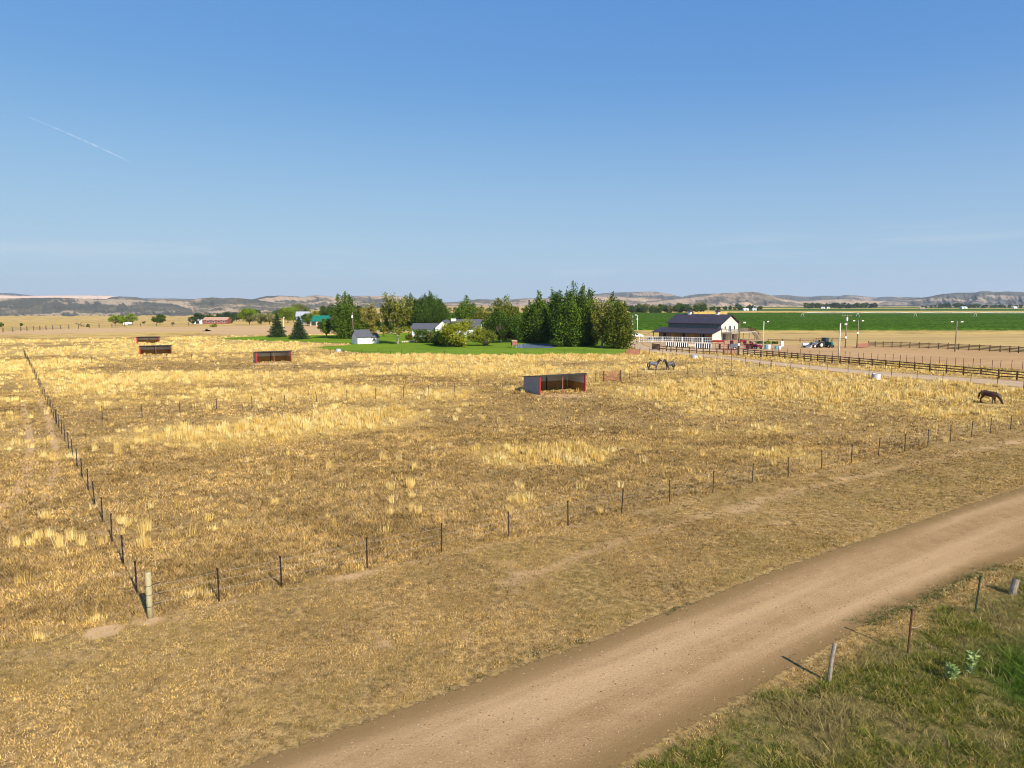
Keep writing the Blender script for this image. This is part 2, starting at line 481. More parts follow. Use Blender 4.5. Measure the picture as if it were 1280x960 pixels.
def build_ground():
    rs = [0.0] + list(np.geomspace(3.0, 9000, 640))
    th = np.concatenate([np.linspace(-180, -62, 14)[:-1], np.linspace(-62, 62, 560), np.linspace(62, 180, 14)[1:-1]])
    th = np.radians(th); nt_ = len(th)
    RR = np.array(rs[1:])
    X = RR[:, None] * np.sin(th)[None]; Y = RR[:, None] * np.cos(th)[None]
    x = X.ravel(); y = Y.ravel(); z = gz(x, y)
    verts = np.column_stack([x, y, z]); nr = len(RR)
    i = np.arange(nr - 1)[:, None] * nt_; j = np.arange(nt_)[None]; j2 = (j + 1) % nt_
    q = np.stack([i + j, i + j2, i + nt_ + j2, i + nt_ + j], -1).reshape(-1, 4)[:, ::-1]
    verts = np.vstack([verts, [[0, 0, 0]]]); x = verts[:, 0]; y = verts[:, 1]
    c = len(verts) - 1
    jj = np.arange(nt_); cap = np.stack([np.full(nt_, c), (jj + 1) % nt_, jj, jj], -1)
    far = np.hypot(x, y)
    o = mesh_np('ground', verts, q.ravel(), 4, ground_material(),
                attrs=dict(gold=gold(x, y), bare=bare(x, y) * smooth(230, 160, far), verge=verge(x, y) * smooth(60, 45, far), lush=lush(x, y)), smooth_shade=True)
    tag(o, kind='structure'); return o


build_ground()


# ------------------------------------------------------------------ flat sheets and strips on the ground
def outline(pts, closed=True, seg=3.0, jit=0.5, seed=0):
    out = []
    P = [G(*p) if len(p) == 2 else Vector(p) for p in pts]
    n = len(P)
    for i in range(n if closed else n - 1):
        a = P[i]; b = P[(i + 1) % n]; L = (b - a).length; k = max(1, int(L / seg))
        nrm = Vector((-(b - a).y, (b - a).x, 0)).normalized()
        for s in range(k):
            p = a.lerp(b, s / k)
            p = p + nrm * (float(fbm(p.x / (seg * 2.2), p.y / (seg * 2.2), 90 + seed, 2)) - .5) * 2 * jit
            out.append(p)
    return out


def sheet(name, pts, mat, z, seg=3.0, jit=0.6, seed=0):
    P = outline(pts, True, seg, jit, seed)
    flat = [Vector((p.x, p.y, 0)) for p in P]
    tris = tessellate_polygon([flat])
    v = np.array([[p.x, p.y, float(gz(p.x, p.y)) + z] for p in P])
    f = []
    for t in tris:
        a, b, c = (flat[i] for i in t)
        f.append(t if (b - a).cross(c - a).z > 0 else (t[0], t[2], t[1]))
    o = mesh_np(name, v, np.array(f).ravel(), 3, mat); tag(o, kind='structure'); return o


def resample(P, n):
    P = np.array([[p.x, p.y] for p in P]); s = np.concatenate([[0], np.cumsum(np.hypot(*np.diff(P, axis=0).T))])
    t = np.linspace(0, s[-1], n); return np.column_stack([np.interp(t, s, P[:, 0]), np.interp(t, s, P[:, 1])]), t


def strip(name, A, B, mat, z, n=160, k=8, crown=0.0):
    a, s = resample(A, n); b, _ = resample(B, n)
    for _ in range(6):
        a[1:-1] = (a[:-2] + a[2:] + 2 * a[1:-1]) / 4; b[1:-1] = (b[:-2] + b[2:] + 2 * b[1:-1]) / 4
    w = np.linspace(0, 1, k + 1)
    P = a[:, None] * (1 - w)[None, :, None] + b[:, None] * w[None, :, None]
    zz = z + crown * (1 - (2 * w - 1) ** 2)
    v = np.concatenate([P, np.broadcast_to(zz[None, :, None], (n, k + 1, 1))], -1).reshape(-1, 3)
    i = np.arange(n - 1)[:, None] * (k + 1); j = np.arange(k)[None]
    q = np.stack([i + j, i + j + 1, i + j + k + 2, i + j + k + 1], -1).reshape(-1, 4)
    p0, p1, p2 = v[q[0, 0]], v[q[0, 1]], v[q[0, 2]]
    if np.cross(p1 - p0, p2 - p0)[2] < 0: q = q[:, ::-1]
    o = mesh_np(name, v, q.ravel(), 4, mat, attrs=dict(across=np.tile(w, n), along=np.repeat(s, k + 1)), smooth_shade=True)
    tag(o, kind='structure'); return o


def road_material(name, c1, c2, cedge, ctrack, edge=0.10, fine=14.0):
    m, nt, out = new_mat(name); wp = worldpos(nt)
    ac = attr(nt, 'across'); al = attr(nt, 'along')
    f1 = noise(nt, wp, fine, 4, 0.75); f2 = noise(nt, wp, 1.1, 5, 0.6); f3 = noise(nt, wp, 5.0, 4, 0.6)
    cb = N(nt, 'ShaderNodeCombineXYZ'); nt.links.new(math_(nt, 'MULTIPLY', al, 0.02), cb.inputs[0]); nt.links.new(math_(nt, 'MULTIPLY', ac, 2.0), cb.inputs[1])
    st = noise(nt, cb.outputs[0], 2.0, 3, 0.5)
    col = mixc(nt, ramp(nt, f2, 0.3, 0.7), c1, c2)
    col = mixc(nt, math_(nt, 'MULTIPLY', ramp(nt, st, 0.36, 0.68), 0.75), col, ctrack)
    col = mixc(nt, math_(nt, 'MULTIPLY', ramp(nt, f1, 0.56, 0.72), 0.55), col, tuple(min(1, x * 1.55) for x in ctrack))
    col = mixc(nt, math_(nt, 'MULTIPLY', ramp(nt, f1, 0.46, 0.30), 0.55), col, tuple(x * 0.45 for x in c2))
    e = math_(nt, 'SUBTRACT', 0.5, math_(nt, 'ABSOLUTE', math_(nt, 'SUBTRACT', ac, 0.5)))      # 0 at the edge
    en = math_(nt, 'ADD', e, math_(nt, 'MULTIPLY', math_(nt, 'SUBTRACT', f2, 0.5), edge * 1.3))
    col = mixc(nt, ramp(nt, en, edge * 2.4, edge * 0.7), col, cedge)
    b = N(nt, 'ShaderNodeBsdfPrincipled', Roughness=1.0); b.inputs['Specular IOR Level'].default_value = 0.0
    nt.links.new(col, b.inputs['Base Color'])
    bp = N(nt, 'ShaderNodeBump', Strength=0.5, Distance=0.03); nt.links.new(math_(nt, 'ADD', f1, f3), bp.inputs['Height']); nt.links.new(bp.outputs['Normal'], b.inputs['Normal'])
    tr = N(nt, 'ShaderNodeBsdfTransparent'); mx = N(nt, 'ShaderNodeMixShader')
    ragged = math_(nt, 'ADD', e, math_(nt, 'MULTIPLY', math_(nt, 'SUBTRACT', f3, 0.5), edge * 1.2))
    ragged = math_(nt, 'ADD', ragged, math_(nt, 'MULTIPLY', math_(nt, 'SUBTRACT', f1, 0.5), edge * 0.5))
    nt.links.new(ramp(nt, ragged, edge * 0.30, edge * 0.55), mx.inputs[0]); nt.links.new(tr.outputs[0], mx.inputs[1]); nt.links.new(b.outputs[0], mx.inputs[2])
    nt.links.new(mx.outputs[0], out.inputs['Surface']); return m


M_road = road_material('gravel_road', (0.350, 0.220, 0.106), (0.285, 0.176, 0.082), (0.220, 0.138, 0.058), (0.485, 0.318, 0.164), 0.105, 15.0)
M_drive = road_material('ranch_drive', (0.47, 0.33, 0.20), (0.40, 0.275, 0.165), (0.30, 0.20, 0.09), (0.54, 0.39, 0.25), 0.10, 6.0)
strip('dirt_road', Rfar, Rnear, M_road, 0.012, 240, 12, 0.0)
drive_up = [G(*p) for p in ((1420, 487.5), (1280, 475.8), (1200, 471), (1120, 465.6), (1060, 460.6), (960, 451.2), (905, 445), (870, 441), (838, 437.8), (818, 434.6), (806, 430.5), (803, 427), (806, 423.5))]
drive_lo = [G(*p) for p in ((1420, 499), (1280, 485.5), (1200, 478.5), (1120, 472.6), (1060, 467), (960, 456.8), (905, 449.5), (870, 445.6), (835, 442.4), (806, 439.8), (788, 435.5), (780, 430.5), (776, 426))]
strip('driveway', drive_up, drive_lo, M_drive, 0.024, 220, 8)


def field_mat(name, a, b, c, sc1=0.6, sc2=0.05, stretch=(1, 1, 1), thr=(0.35, 0.7)):
    m, nt, out = new_mat(name); wp = worldpos(nt)
    f1 = noise(nt, wp, sc1, 6, 0.65, stretch); f2 = noise(nt, wp, sc2, 4, 0.6, stretch)
    col = mixc(nt, ramp(nt, f1, *thr), a, b); col = mixc(nt, math_(nt, 'MULTIPLY', ramp(nt, f2, 0.4, 0.7), 0.8), col, c)
    finish(nt, out, col, 1.0, f1, 0.4, 0.1, 0, 0.0); return m


M_lawn = field_mat('lawn', (0.128, 0.205, 0.018), (0.180, 0.255, 0.026), (0.092, 0.155, 0.012), 0.7, 0.07)
M_arena = field_mat('arena_dirt', (0.43, 0.265, 0.125), (0.36, 0.215, 0.10), (0.47, 0.30, 0.15), 0.9, 0.06, (0.5, 1.6, 1))
M_yard = field_mat('yard_dirt', (0.44, 0.295, 0.165), (0.35, 0.23, 0.12), (0.49, 0.34, 0.20), 0.8, 0.08)
M_strawstrip = field_mat('straw_strip', (0.42, 0.285, 0.11), (0.53, 0.37, 0.15), (0.33, 0.23, 0.10), 0.6, 0.05, (0.4, 1.8, 1))
M_tan = field_mat('tan_plain', (0.47, 0.315, 0.155), (0.41, 0.27, 0.135), (0.50, 0.345, 0.18), 0.3, 0.02, (0.3, 1.5, 1))
M_tandirt = field_mat('pale_dry_plot', (0.50, 0.325, 0.165), (0.44, 0.285, 0.14), (0.53, 0.355, 0.185), 0.5, 0.03, (0.3, 1.5, 1))
M_farGreen = field_mat('far_green_field', (0.035, 0.095, 0.016), (0.055, 0.12, 0.02), (0.075, 0.135, 0.025), 0.1, 0.006, (0.3, 1.6, 1))
M_farTan = field_mat('far_tan_field', (0.47, 0.34, 0.20), (0.42, 0.30, 0.17), (0.36, 0.26, 0.15), 0.05, 0.006, (0.3, 1.6, 1))

lawn_px = [(268, 423), (300, 421.3), (330, 420), (430, 418.5), (480, 417), (560, 414), (640, 416), (760, 420), (777, 427), (783, 434), (792, 439.5), (784, 441.5), (760, 442.8),
           (640, 444), (540, 443.5), (470, 442.5), (420, 438.5), (388, 435), (410, 432.8), (440, 431.3), (436, 429.6), (410, 428.7), (385, 427.5), (330, 426), (300, 425)]
sheet('lawn', lawn_px, M_lawn, 0.016, 2.5, 0.8, 1)
sheet('dry_plot', [(250, 416.5), (300, 419.5), (480, 415.6), (480, 406), (300, 406.5), (262, 408)], M_tandirt, 0.012, 4, 1.2, 2)
sheet('yard_ground', [(800, 424), (960, 424), (965, 430), (962, 437), (940, 441), (880, 440), (835, 437.3), (815, 434), (806, 430)], M_yard, 0.009, 3, 0.8, 3)
sheet('arena_ground', [(955, 430.5), (1100, 433), (1250, 438.5), (1420, 446), (1420, 470), (1280, 461.8), (1200, 457), (1100, 451.5), (1000, 446), (955, 441)], M_arena, 0.013, 3, 0.6, 4)
sheet('straw_strip', [(804, 418.5), (1000, 417.5), (1420, 418.5), (1420, 444), (1250, 437.5), (1100, 432.5), (960, 429.5), (955, 423.5), (804, 423.5)], M_strawstrip, 0.004, 4, 1.2, 5)

# crop: a real rough canopy of plants, half a metre high
def crop_canopy():
    y0, y1 = 290, 835
    xs = np.arange(-75, 1000, 2.0); ys = np.geomspace(y0, y1, 300)
    X, Y = np.meshgrid(xs, ys)
    keep = X < Y * 1.05 + 40
    edge = (Y < y0 + 3)
    rows = 0.5 + 0.5 * np.sin((X * 0.25 + Y) * 2 * math.pi / 4.5)
    Z = 0.45 + 0.55 * rng.random(X.shape) * (0.7 + 0.3 * rows) + 0.35 * (fbm(X / 14, Y / 14, 5, 3) - .5)
    Z[0] = 0.0; Z[-1] = 0.0; Z[:, 0] = 0; Z[:, -1] = 0
    X = X + (rng.random(X.shape) - .5) * 1.2; Y = Y + (rng.random(Y.shape) - .5) * 1.0
    Y[0] += (fbm(xs / 6, xs * 0, 8, 3) - .5) * 5
    nr, nc = X.shape
    v = np.column_stack([X.ravel(), Y.ravel(), Z.ravel()])
    i = np.arange(nr - 1)[:, None] * nc; j = np.arange(nc - 1)[None]
    q = np.stack([i + j, i + j + 1, i + nc + j + 1, i + nc + j], -1).reshape(-1, 4)
    m, nt, out = new_mat('crop_leaves'); wp = worldpos(nt)
    f1 = noise(nt, wp, 0.55, 5, 0.75); f2 = noise(nt, wp, 0.02, 4, 0.6, (0.5, 1.5, 1))
    col = mixc(nt, ramp(nt, f1, 0.36, 0.66), (0.017, 0.050, 0.005), (0.075, 0.140, 0.013))
    col = mixc(nt, math_(nt, 'MULTIPLY', ramp(nt, f2, 0.45, 0.7), 0.5), col, (0.072, 0.125, 0.014))
    finish(nt, out, col, 1.0, f1, 0.3, 0.2, 0, 0.0)
    o = mesh_np('crop_field', v, q.ravel(), 4, m); tag(o, kind='stuff')
    o['label'] = 'dense dark green crop covering the wide field beyond the barn'
crop_canopy()


def wsheet(name, w, mat, z, seg=25, jit=5, seed=0):
    return sheet(name, [(x, y, 0.0) for x, y in w], mat, z, seg, jit, seed)


wsheet('tan_field', [(-120, 850), (1100, 845), (1500, 870), (1700, 1100), (900, 1120), (-150, 1150)], M_farTan, 0.05, 40, 6, 6)
wsheet('green_field', [(330, 1130), (900, 1125), (1900, 1120), (2400, 1750), (700, 1650), (360, 1350)], M_farGreen, 0.06, 40, 8, 7)
wsheet('distant_green_field', [(500, 1900), (1500, 1950), (2300, 2000), (2500, 2500), (700, 2400)], M_farGreen, 0.07, 60, 12, 8)
wsheet('green_strip', [(-160, 870), (-10, 870), (60, 1050), (-130, 1060)], M_farGreen, 0.08, 20, 4, 9)
sheet('fallow_field', [(-140, 421), (0, 418.5), (140, 416), (262, 414), (256, 408.5), (110, 409.5), (0, 414), (-140, 417)], M_tandirt, 0.012, 6, 2, 10)

# pond beyond the lawn
m, nt, out = new_mat('pond_water')
pb = N(nt, 'ShaderNodeBsdfPrincipled', Roughness=0.06); pb.inputs['Base Color'].default_value = (0.24, 0.31, 0.40, 1)
wn = noise(nt, worldpos(nt), 1.2, 3); bp = N(nt, 'ShaderNodeBump', Strength=0.8, Distance=0.25); nt.links.new(wn, bp.inputs['Height']); nt.links.new(bp.outputs['Normal'], pb.inputs['Normal'])
nt.links.new(pb.outputs[0], out.inputs['Surface'])
sheet('pond_water', [(644, 435.2), (668, 435.6), (691, 435.2), (697, 433), (688, 430.4), (660, 429.8), (645, 431)], m, 0.05, 1.5, 0.3, 11)

# ------------------------------------------------------------------ grass
def pip(poly, x, y):
    ins = np.zeros(x.shape, bool); n = len(poly)
    for i in range(n):
        a, b = poly[i], poly[(i + 1) % n]
        c = ((a.y > y) != (b.y > y)) & (x < (b.x - a.x) * (y - a.y) / (b.y - a.y + 1e-9) + a.x)
        ins ^= c
    return ins


W_lawn = [G(*p) for p in lawn_px]
W_road = Rfar + Rnear[::-1]
W_drive = drive_up + drive_lo[::-1]
W_yard = [G(*p) for p in [(776, 426), (806, 418.5), (1420, 416), (1420, 470), (1280, 462), (1200, 457), (1100, 451.5), (1000, 446), (930, 442.5), (860, 440.5), (824, 437.5), (806, 432)]]


def keep_off(x, y):
    bad = np.zeros(x.shape, bool)
    for hx, hy in ((1237, 506), (817, 463.5), (836, 463.5)):
        p = G(hx, hy); bad |= ((x - p.x) / 1.7) ** 2 + ((y - p.y + .3) / 1.5) ** 2 < 1
    bad |= pip(W_road, x, y) | pip(W_drive, x, y) | pip(W_lawn, x, y) | pip(W_yard, x, y)
    return ~bad


def scatter(r0, r1, dens, half=46):
    n = int(R(2 * half) / 2 * (r1 * r1 - r0 * r0) * dens)
    r = np.sqrt(rng.random(n) * (r1 * r1 - r0 * r0) + r0 * r0); a = np.radians((rng.random(n) * 2 - 1) * half)
    return r * np.sin(a), r * np.cos(a)


class Blades:
    def __init__(self): self.V = []; self.C = []

    def tuft(self, x, y, h, spread, nb, w, col, lean=0.25, var=0.22, upright=1.0):
        n = len(x)
        if n == 0: return
        z = gz(x, y)
        o = rng.normal(size=(n, nb, 2)) * np.asarray(spread).reshape(-1, 1, 1)
        bx = x[:, None] + o[..., 0]; by = y[:, None] + o[..., 1]
        hh = np.asarray(h).reshape(-1, 1) * (0.55 + 0.6 * rng.random((n, nb)))
        ld = o / (np.linalg.norm(o, axis=-1, keepdims=True) + 1e-5)
        lx = (ld[..., 0] * 0.5 + rng.normal(size=(n, nb)) * 0.7) * lean * hh; ly = (ld[..., 1] * 0.5 + rng.normal(size=(n, nb)) * 0.7) * lean * hh
        an = rng.random((n, nb)) * math.pi; ww = np.asarray(w).reshape(-1, 1) * (0.6 + 0.8 * rng.random((n, nb))) / 2
        cx, cy = np.cos(an) * ww, np.sin(an) * ww
        zb = np.broadcast_to(z[:, None], bx.shape)
        v0 = np.stack([bx - cx, by - cy, zb - 0.01], -1); v1 = np.stack([bx + cx, by + cy, zb - 0.01], -1)
        v2 = np.stack([bx + lx + cx * .18, by + ly + cy * .18, zb + hh * upright], -1)
        v3 = np.stack([bx + lx - cx * .18, by + ly - cy * .18, zb + hh * upright * 0.97], -1)
        self.V.append(np.stack([v0, v1, v2, v3], 2).reshape(-1, 3))
        c = np.asarray(col)[:, None, :] * (1 + (rng.random((n, nb, 1)) - .5) * 2 * var)
        self.C.append(np.repeat(c.reshape(-1, 3), 4, 0))

    def build(self, name, label):
        v = np.concatenate(self.V); c = np.concatenate(self.C)
        o = mesh_np(name, v, np.arange(len(v)), 4, M_grass, cols=np.clip(c, 0, .9)); tag(o, label, kind='stuff'); return o


def pick(pal, n, wts=None):
    pal = np.array(pal); i = rng.choice(len(pal), n, p=wts); return pal[i] * (0.85 + 0.3 * rng.random((n, 1)))


STUB = [(0.43, 0.285, 0.112), (0.30, 0.195, 0.075), (0.60, 0.415, 0.17), (0.16, 0.10, 0.04), (0.50, 0.39, 0.23), (0.64, 0.445, 0.14)]
GOLDC = [(0.75, 0.53, 0.175), (0.80, 0.59, 0.22), (0.65, 0.44, 0.13), (0.79, 0.61, 0.27)]

# short dry stubble over the whole pasture
st = Blades()
for r0, r1, dens, nb in ((13.5, 24, 120, 5), (24, 36, 75, 5), (36, 62, 26, 5), (62, 110, 6.0, 5), (110, 175, 1.3, 4)):
    x, y = scatter(r0, r1, dens)
    k = keep_off(x, y) & (verge(x, y) < 0.5) & (rng.random(len(x)) > 0.85 * bare(x, y)); x, y = x[k], y[k]
    d = np.hypot(x, y); inf = infence(x, y); g = gold(x, y)
    past = smooth(-0.3, 0.6, inf)
    clump = fbm(x / 0.9, y / 0.9, 201, 2)
    h = (0.022 + 0.035 * clump) + past * (0.035 + 0.09 * clump) + 0.0006 * d
    mottle = (0.5 * smooth(0.38, 0.62, fbm(x / 1.8, y / 1.3, 203, 3)) + 0.5 * smooth(.3, .7, fbm(x / .35, y / .3, 205, 2)))[:, None]
    c = pick(STUB, len(x), [.27, .22, .2, .12, .09, .10])
    tone = smooth(.3, .7, fbm(x / 5.5, y / 4.0, 211, 3))[:, None]
    c = c * np.array([[.97, .93, .86]]) * (0.68 + 0.58 * mottle) * (0.88 + 0.24 * tone)
    gm = smooth(0.36, 0.66, g + 0.3 * (clump - .5))[:, None] * (0.3 + 0.7 * past[:, None])
    c = c * (1 - 0.75 * gm) + 0.75 * gm * pick([(0.56, 0.40, 0.14), (0.49, 0.34, 0.12)], len(x))
    ol = ((1 - past) * 0.35 * smooth(0.45, 0.65, fbm(x / 3, y / 3, 207, 3)))[:, None]
    c = c * (1 - ol) + ol * np.array([[0.30, 0.24, 0.07]])
    st.tuft(x, y, h, 0.035 + 0.0012 * d, nb, 0.004 + 0.0011 * d, c, 0.7)
st.build('dry_stubble_grass', 'short brown dry stubble grass covering the pasture')

# tall golden bunch grass
gg = Blades()
for r0, r1, dens, nb, wmul in ((26, 60, 1.7, 44, 1), (60, 100, 1.25, 34, 1), (100, 165, 0.85, 22, 1), (165, 260, 0.42, 14, 1)):
    x, y = scatter(r0, r1, dens, 48)
    g = gold(x, y); inf = infence(x, y); d = np.hypot(x, y)
    pr = smooth(0.44, 0.92, g) * 0.95 + smooth(0.3, 0.5, g) * 0.03
    k = keep_off(x, y) & (inf > 0.3) & (rng.random(len(x)) < pr); x, y, g, d = x[k], y[k], g[k], d[k]
    big = smooth(0.45, 0.9, g)
    h = (0.28 + 0.36 * rng.random(len(x))) * (0.65 + 0.45 * big)
    gg.tuft(x, y, h, 0.075 + 0.06 * rng.random(len(x)) + 0.0005 * d, nb, 0.016 + 0.0006 * d, pick(GOLDC, len(x)), 0.2, 0.15)
# lone pale tufts beside the west fence and sparse ones across the worn ground
lone = [(20, 683, .5), (38, 680, .3), (48, 674, .45), (61, 672, .5), (75, 685, .65), (88, 676, .6), (102, 680, .5), (56, 648, .45), (152, 654, .4), (161, 657, .4), (178, 668, .7), (184, 664, .6),
        (176, 684, .5), (183, 683, .5), (118, 776, .22), (124, 774, .22), (48, 797, .2), (146, 567, .6), (147, 560, .5), (118, 563, .5), (172, 553, .5), (180, 553, .4), (193, 549, .5), (167, 562, .4), (241, 560, .4), (247, 560, .4),
        (412, 584, .5), (488, 612, .5), (511, 609, .6), (479, 575, .6), (342, 630, .4), (519, 585, .5), (237, 744, .2), (245, 743, .2), (260, 745, .22), (210, 557, .3), (636, 642, .4), (486, 643, .35), (515, 640, .5), (523, 640, .5), (516, 621, .3)]
for k in range(6):
    L = [G(a + rng.normal() * 1.5, b + rng.normal() * 1.0) for a, b, _ in lone]
    gg.tuft(np.array([p.x for p in L]), np.array([p.y for p in L]), np.array([s for *_, s in lone]) * .95, 0.09, 16, 0.024, pick(GOLDC, len(L)) * 1.05, 0.13, 0.12)
x, y = scatter(32, 120, 0.05); k = keep_off(x, y) & (infence(x, y) > .6); x, y = x[k], y[k]
gg.tuft(x, y, 0.25 + .3 * rng.random(len(x)), 0.10, 26, 0.014 + 0.0005 * np.hypot(x, y), pick(GOLDC, len(x)), 0.2, 0.12)
# straw grass between the arena fence and the board fence
W_str = [G(*p) for p in [(965, 449), (1280, 470), (1420, 482), (1420, 470), (1280, 462), (1100, 452), (960, 443)]]
x, y = scatter(85, 260, 0.5, 48); k = pip(W_str, x, y); x, y = x[k], y[k]
gg.tuft(x, y, 0.3 + .25 * rng.random(len(x)), 0.16, 12, 0.07, pick([(0.55, 0.42, 0.11), (0.6, 0.44, 0.14)], len(x)), 0.3)
gg.build('golden_bunch_grass', 'tall golden bunch grass standing in patches across the pasture')

# green and olive verge between the dirt road and the camera
vg = Blades()
x, y = scatter(9, 34, 115, 50); k = (verge(x, y) > 0.45) & ~pip(W_road, x, y); x, y = x[k], y[k]
nn = fbm(x / 1.4, y / 1.1, 61, 3); nf = fbm(x / .5, y / .5, 63, 2); lu = lush(x, y)
k = rng.random(len(x)) < 0.5 + .8 * smooth(.35, .6, nn); x, y, nn, nf, lu = x[k], y[k], nn[k], nf[k], lu[k]
c = pick([(0.11, 0.14, 0.020), (0.18, 0.19, 0.028), (0.36, 0.28, 0.08), (0.06, 0.08, 0.014), (0.25, 0.21, 0.05), (0.46, 0.34, 0.12)], len(x), [.26, .24, .14, .16, .12, .08])
dry = smooth(.48, .62, fbm(x / 1.9, y / 1.6, 67, 3))[:, None] * (1 - lu[:, None])
c = c * (1 - .7 * dry) + .7 * dry * pick([(0.36, 0.28, 0.11), (0.26, 0.19, 0.085)], len(x))
c = c * (1 - lu[:, None]) + lu[:, None] * pick([(0.085, 0.155, 0.02), (0.12, 0.19, 0.028), (0.05, 0.095, 0.014)], len(x))
vg.tuft(x, y, (0.05 + 0.17 * nf * smooth(.3, .6, nn) + .12 * lu) * (.6 + .8 * rng.random(len(x))), 0.06, 9, 0.018, c, 0.9)
x, y = scatter(9, 34, 3, 50); k = (verge(x, y) > 0.6) & ~pip(W_road, x, y) & (fbm(x / 1.2, y / 1.2, 69, 3) > .48); x, y = x[k], y[k]      # dead seed stalks
vg.tuft(x, y, .2 + .25 * rng.random(len(x)), .05, 5, .012, pick([(0.42, 0.33, 0.15), (0.34, 0.25, 0.11), (0.5, 0.4, 0.2)], len(x)), .45)
# creeping green weeds on the road shoulder
px_w = [(1092, 776), (1100, 772), (1108, 768), (1118, 765), (1128, 761), (1136, 760), (1082, 778), (1168, 744), (1176, 740), (1184, 737), (1192, 733), (1200, 728), (1208, 724), (1214, 721), (1222, 718), (1160, 747), (1150, 752), (1232, 712), (1244, 708)]
for a, b in px_w:
    p = G(a, b); n = 60; x = p.x + rng.normal(size=n) * .35; y = p.y + rng.normal(size=n) * .13
    vg.tuft(x, y, np.full(n, .05), 0.04, 5, 0.02, pick([(0.05, 0.085, 0.02), (0.075, 0.115, 0.03), (0.12, 0.13, 0.04)], n), 0.9)
# scattered weeds along the far shoulder of the road
for a, b in [(646, 826), (660, 821), (668, 816), (720, 804), (723, 801), (694, 812), (842, 764), (848, 760), (862, 755), (835, 768), (925, 722), (600, 846), (560, 862)]:
    p = G(a, b); n = 14; x = p.x + rng.normal(size=n) * .16; y = p.y + rng.normal(size=n) * .07
    vg.tuft(x, y, np.full(n, .05), 0.03, 5, 0.02, pick([(0.06, 0.075, 0.025), (0.09, 0.10, 0.03)], n), 0.8)
vg.build('verge_grass', 'olive and green weedy grass on the road verge')


# loose gravel on the dirt road
def pebbles():
    x, y = scatter(12, 60, 13, 46); k = pip(W_road, x, y); x, y = x[k], y[k]; n = len(x); d = np.hypot(x, y)
    k = rng.random(n) < np.where(d < 30, 1, .5); x, y, d = x[k], y[k], d[k]; n = len(x)
    r = (0.010 + 0.018 * rng.random(n) ** 2 + .0003 * d)[:, None, None]; u = np.array([[1, 0, 0], [0, 1, 0], [-1, 0, 0], [0, -1, 0], [0, 0, .8]], float)
    v = u[None] * r * (.7 + .6 * rng.random((n, 5, 1))) + np.stack([x, y, np.full(n, .012)], -1)[:, None]
    f = np.array([[0, 1, 4], [1, 2, 4], [2, 3, 4], [3, 0, 4]])[None] + (np.arange(n) * 5)[:, None, None]
    c = pick([(0.42, 0.29, 0.17), (0.26, 0.165, 0.09), (0.48, 0.35, 0.22), (0.20, 0.125, 0.07)], n)
    o = mesh_np('gravel', v.reshape(-1, 3), f.ravel(), 3, M_grass, cols=np.repeat(c, 5, 0)); tag(o, 'loose gravel scattered over the dirt road', kind='stuff')


pebbles()

# ------------------------------------------------------------------ fences
def tpost_mesh(h, mat, w=0.05, name='post'):
    b = MB(); b.box((0, 0, h / 2), (w, w * 0.28, h)); b.box((0, w * 0.42, h / 2 - .02), (w * 0.28, w * 0.6, h - .04))
    for k in range(int(h / 0.2)): b.box((0, -w * 0.22, 0.2 + k * 0.2), (w * 0.5, w * 0.2, 0.03))
    b.box((0, 0, h + 0.02), (w * 1.25, w * 0.9, 0.07))
    return b.data(name, mat)


def wire_fence(name, label, pts, mesh_data, wires, top, group=None, wr=0.006, lean=1.2, skip=()):
    base = pts[0]; o = empty(name, base, 0, label, 'fence', group)
    tops = []
    for i, p in enumerate(pts):
        rx, ry = R(random.gauss(0, lean)), R(random.gauss(0, lean))
        q = p - base; tops.append((q, rx, ry))
        if i in skip: continue
        inst('post', mesh_data, o, q, (rx, ry, random.uniform(-.5, .5)), (1, 1, random.uniform(.95, 1.04)))
    for hgt in wires:
        b = MB(); P = []
        for q, rx, ry in tops: P.append(q + Vector((ry * hgt, -rx * hgt, hgt)))
        Q = []
        for a, c in zip(P[:-1], P[1:]):
            Q += [a, a.lerp(c, .5) - Vector((0, 0, 0.025))]
        Q.append(P[-1]); b.tube(Q, wr, 4); b.build('wire', M_wire, o)
    return o


front_px = [(274, 752), (352, 735), (459, 711), (552, 691), (636, 672), (710, 657), (777, 642), (837, 628), (891, 616), (940, 605), (985, 597), (1027, 587), (1064, 579), (1098, 570.5), (1131, 564), (1160, 557.5), (1188, 552), (1214, 546.5), (1238, 541.5), (1263, 537), (1285, 533), (1306, 529), (1330, 524.5), (1352, 520.5)]
fp = [C_corner] + [G(*p) for p in front_px]
tp130 = tpost_mesh(1.27, M_tpost, .058)
ff = wire_fence('front_pasture_fence', 'wire fence on dark steel posts along the dirt road, beginning at the timber corner post', fp, tp130, (0.5, 0.85, 1.15), 1.2, 'fences of dark steel posts', 0.005, 1.3, (0,))
b = MB(); b.tube([(0, 0, -.1), (0, 0, .7), (0.01, 0, 1.62), (0.01, 0, 1.66)], [.105, .102, .099, .085], 14)
cp = b.build('corner_post', M_newwood, ff, True); cp['label'] = 'thick pale round timber post with wires wrapped round it'
d = (fp[1] - fp[0]).normalized()
for hgt, L in ((.42, .34), (.85, .32), (1.18, .36)):
    b = MB(); b.tube([(0.109 * math.cos(a), 0.109 * math.sin(a), hgt + .012 * a / 6) for a in np.linspace(-6.6 + math.atan2(d.y, d.x), math.atan2(d.y, d.x), 14)] + [(.2 * d.x, .2 * d.y, hgt + .02), (L * d.x, L * d.y, hgt + .03)], [.009] * 14 + [.014, .016], 5)
    b.build('wire_wrap', M_tpost, cp)

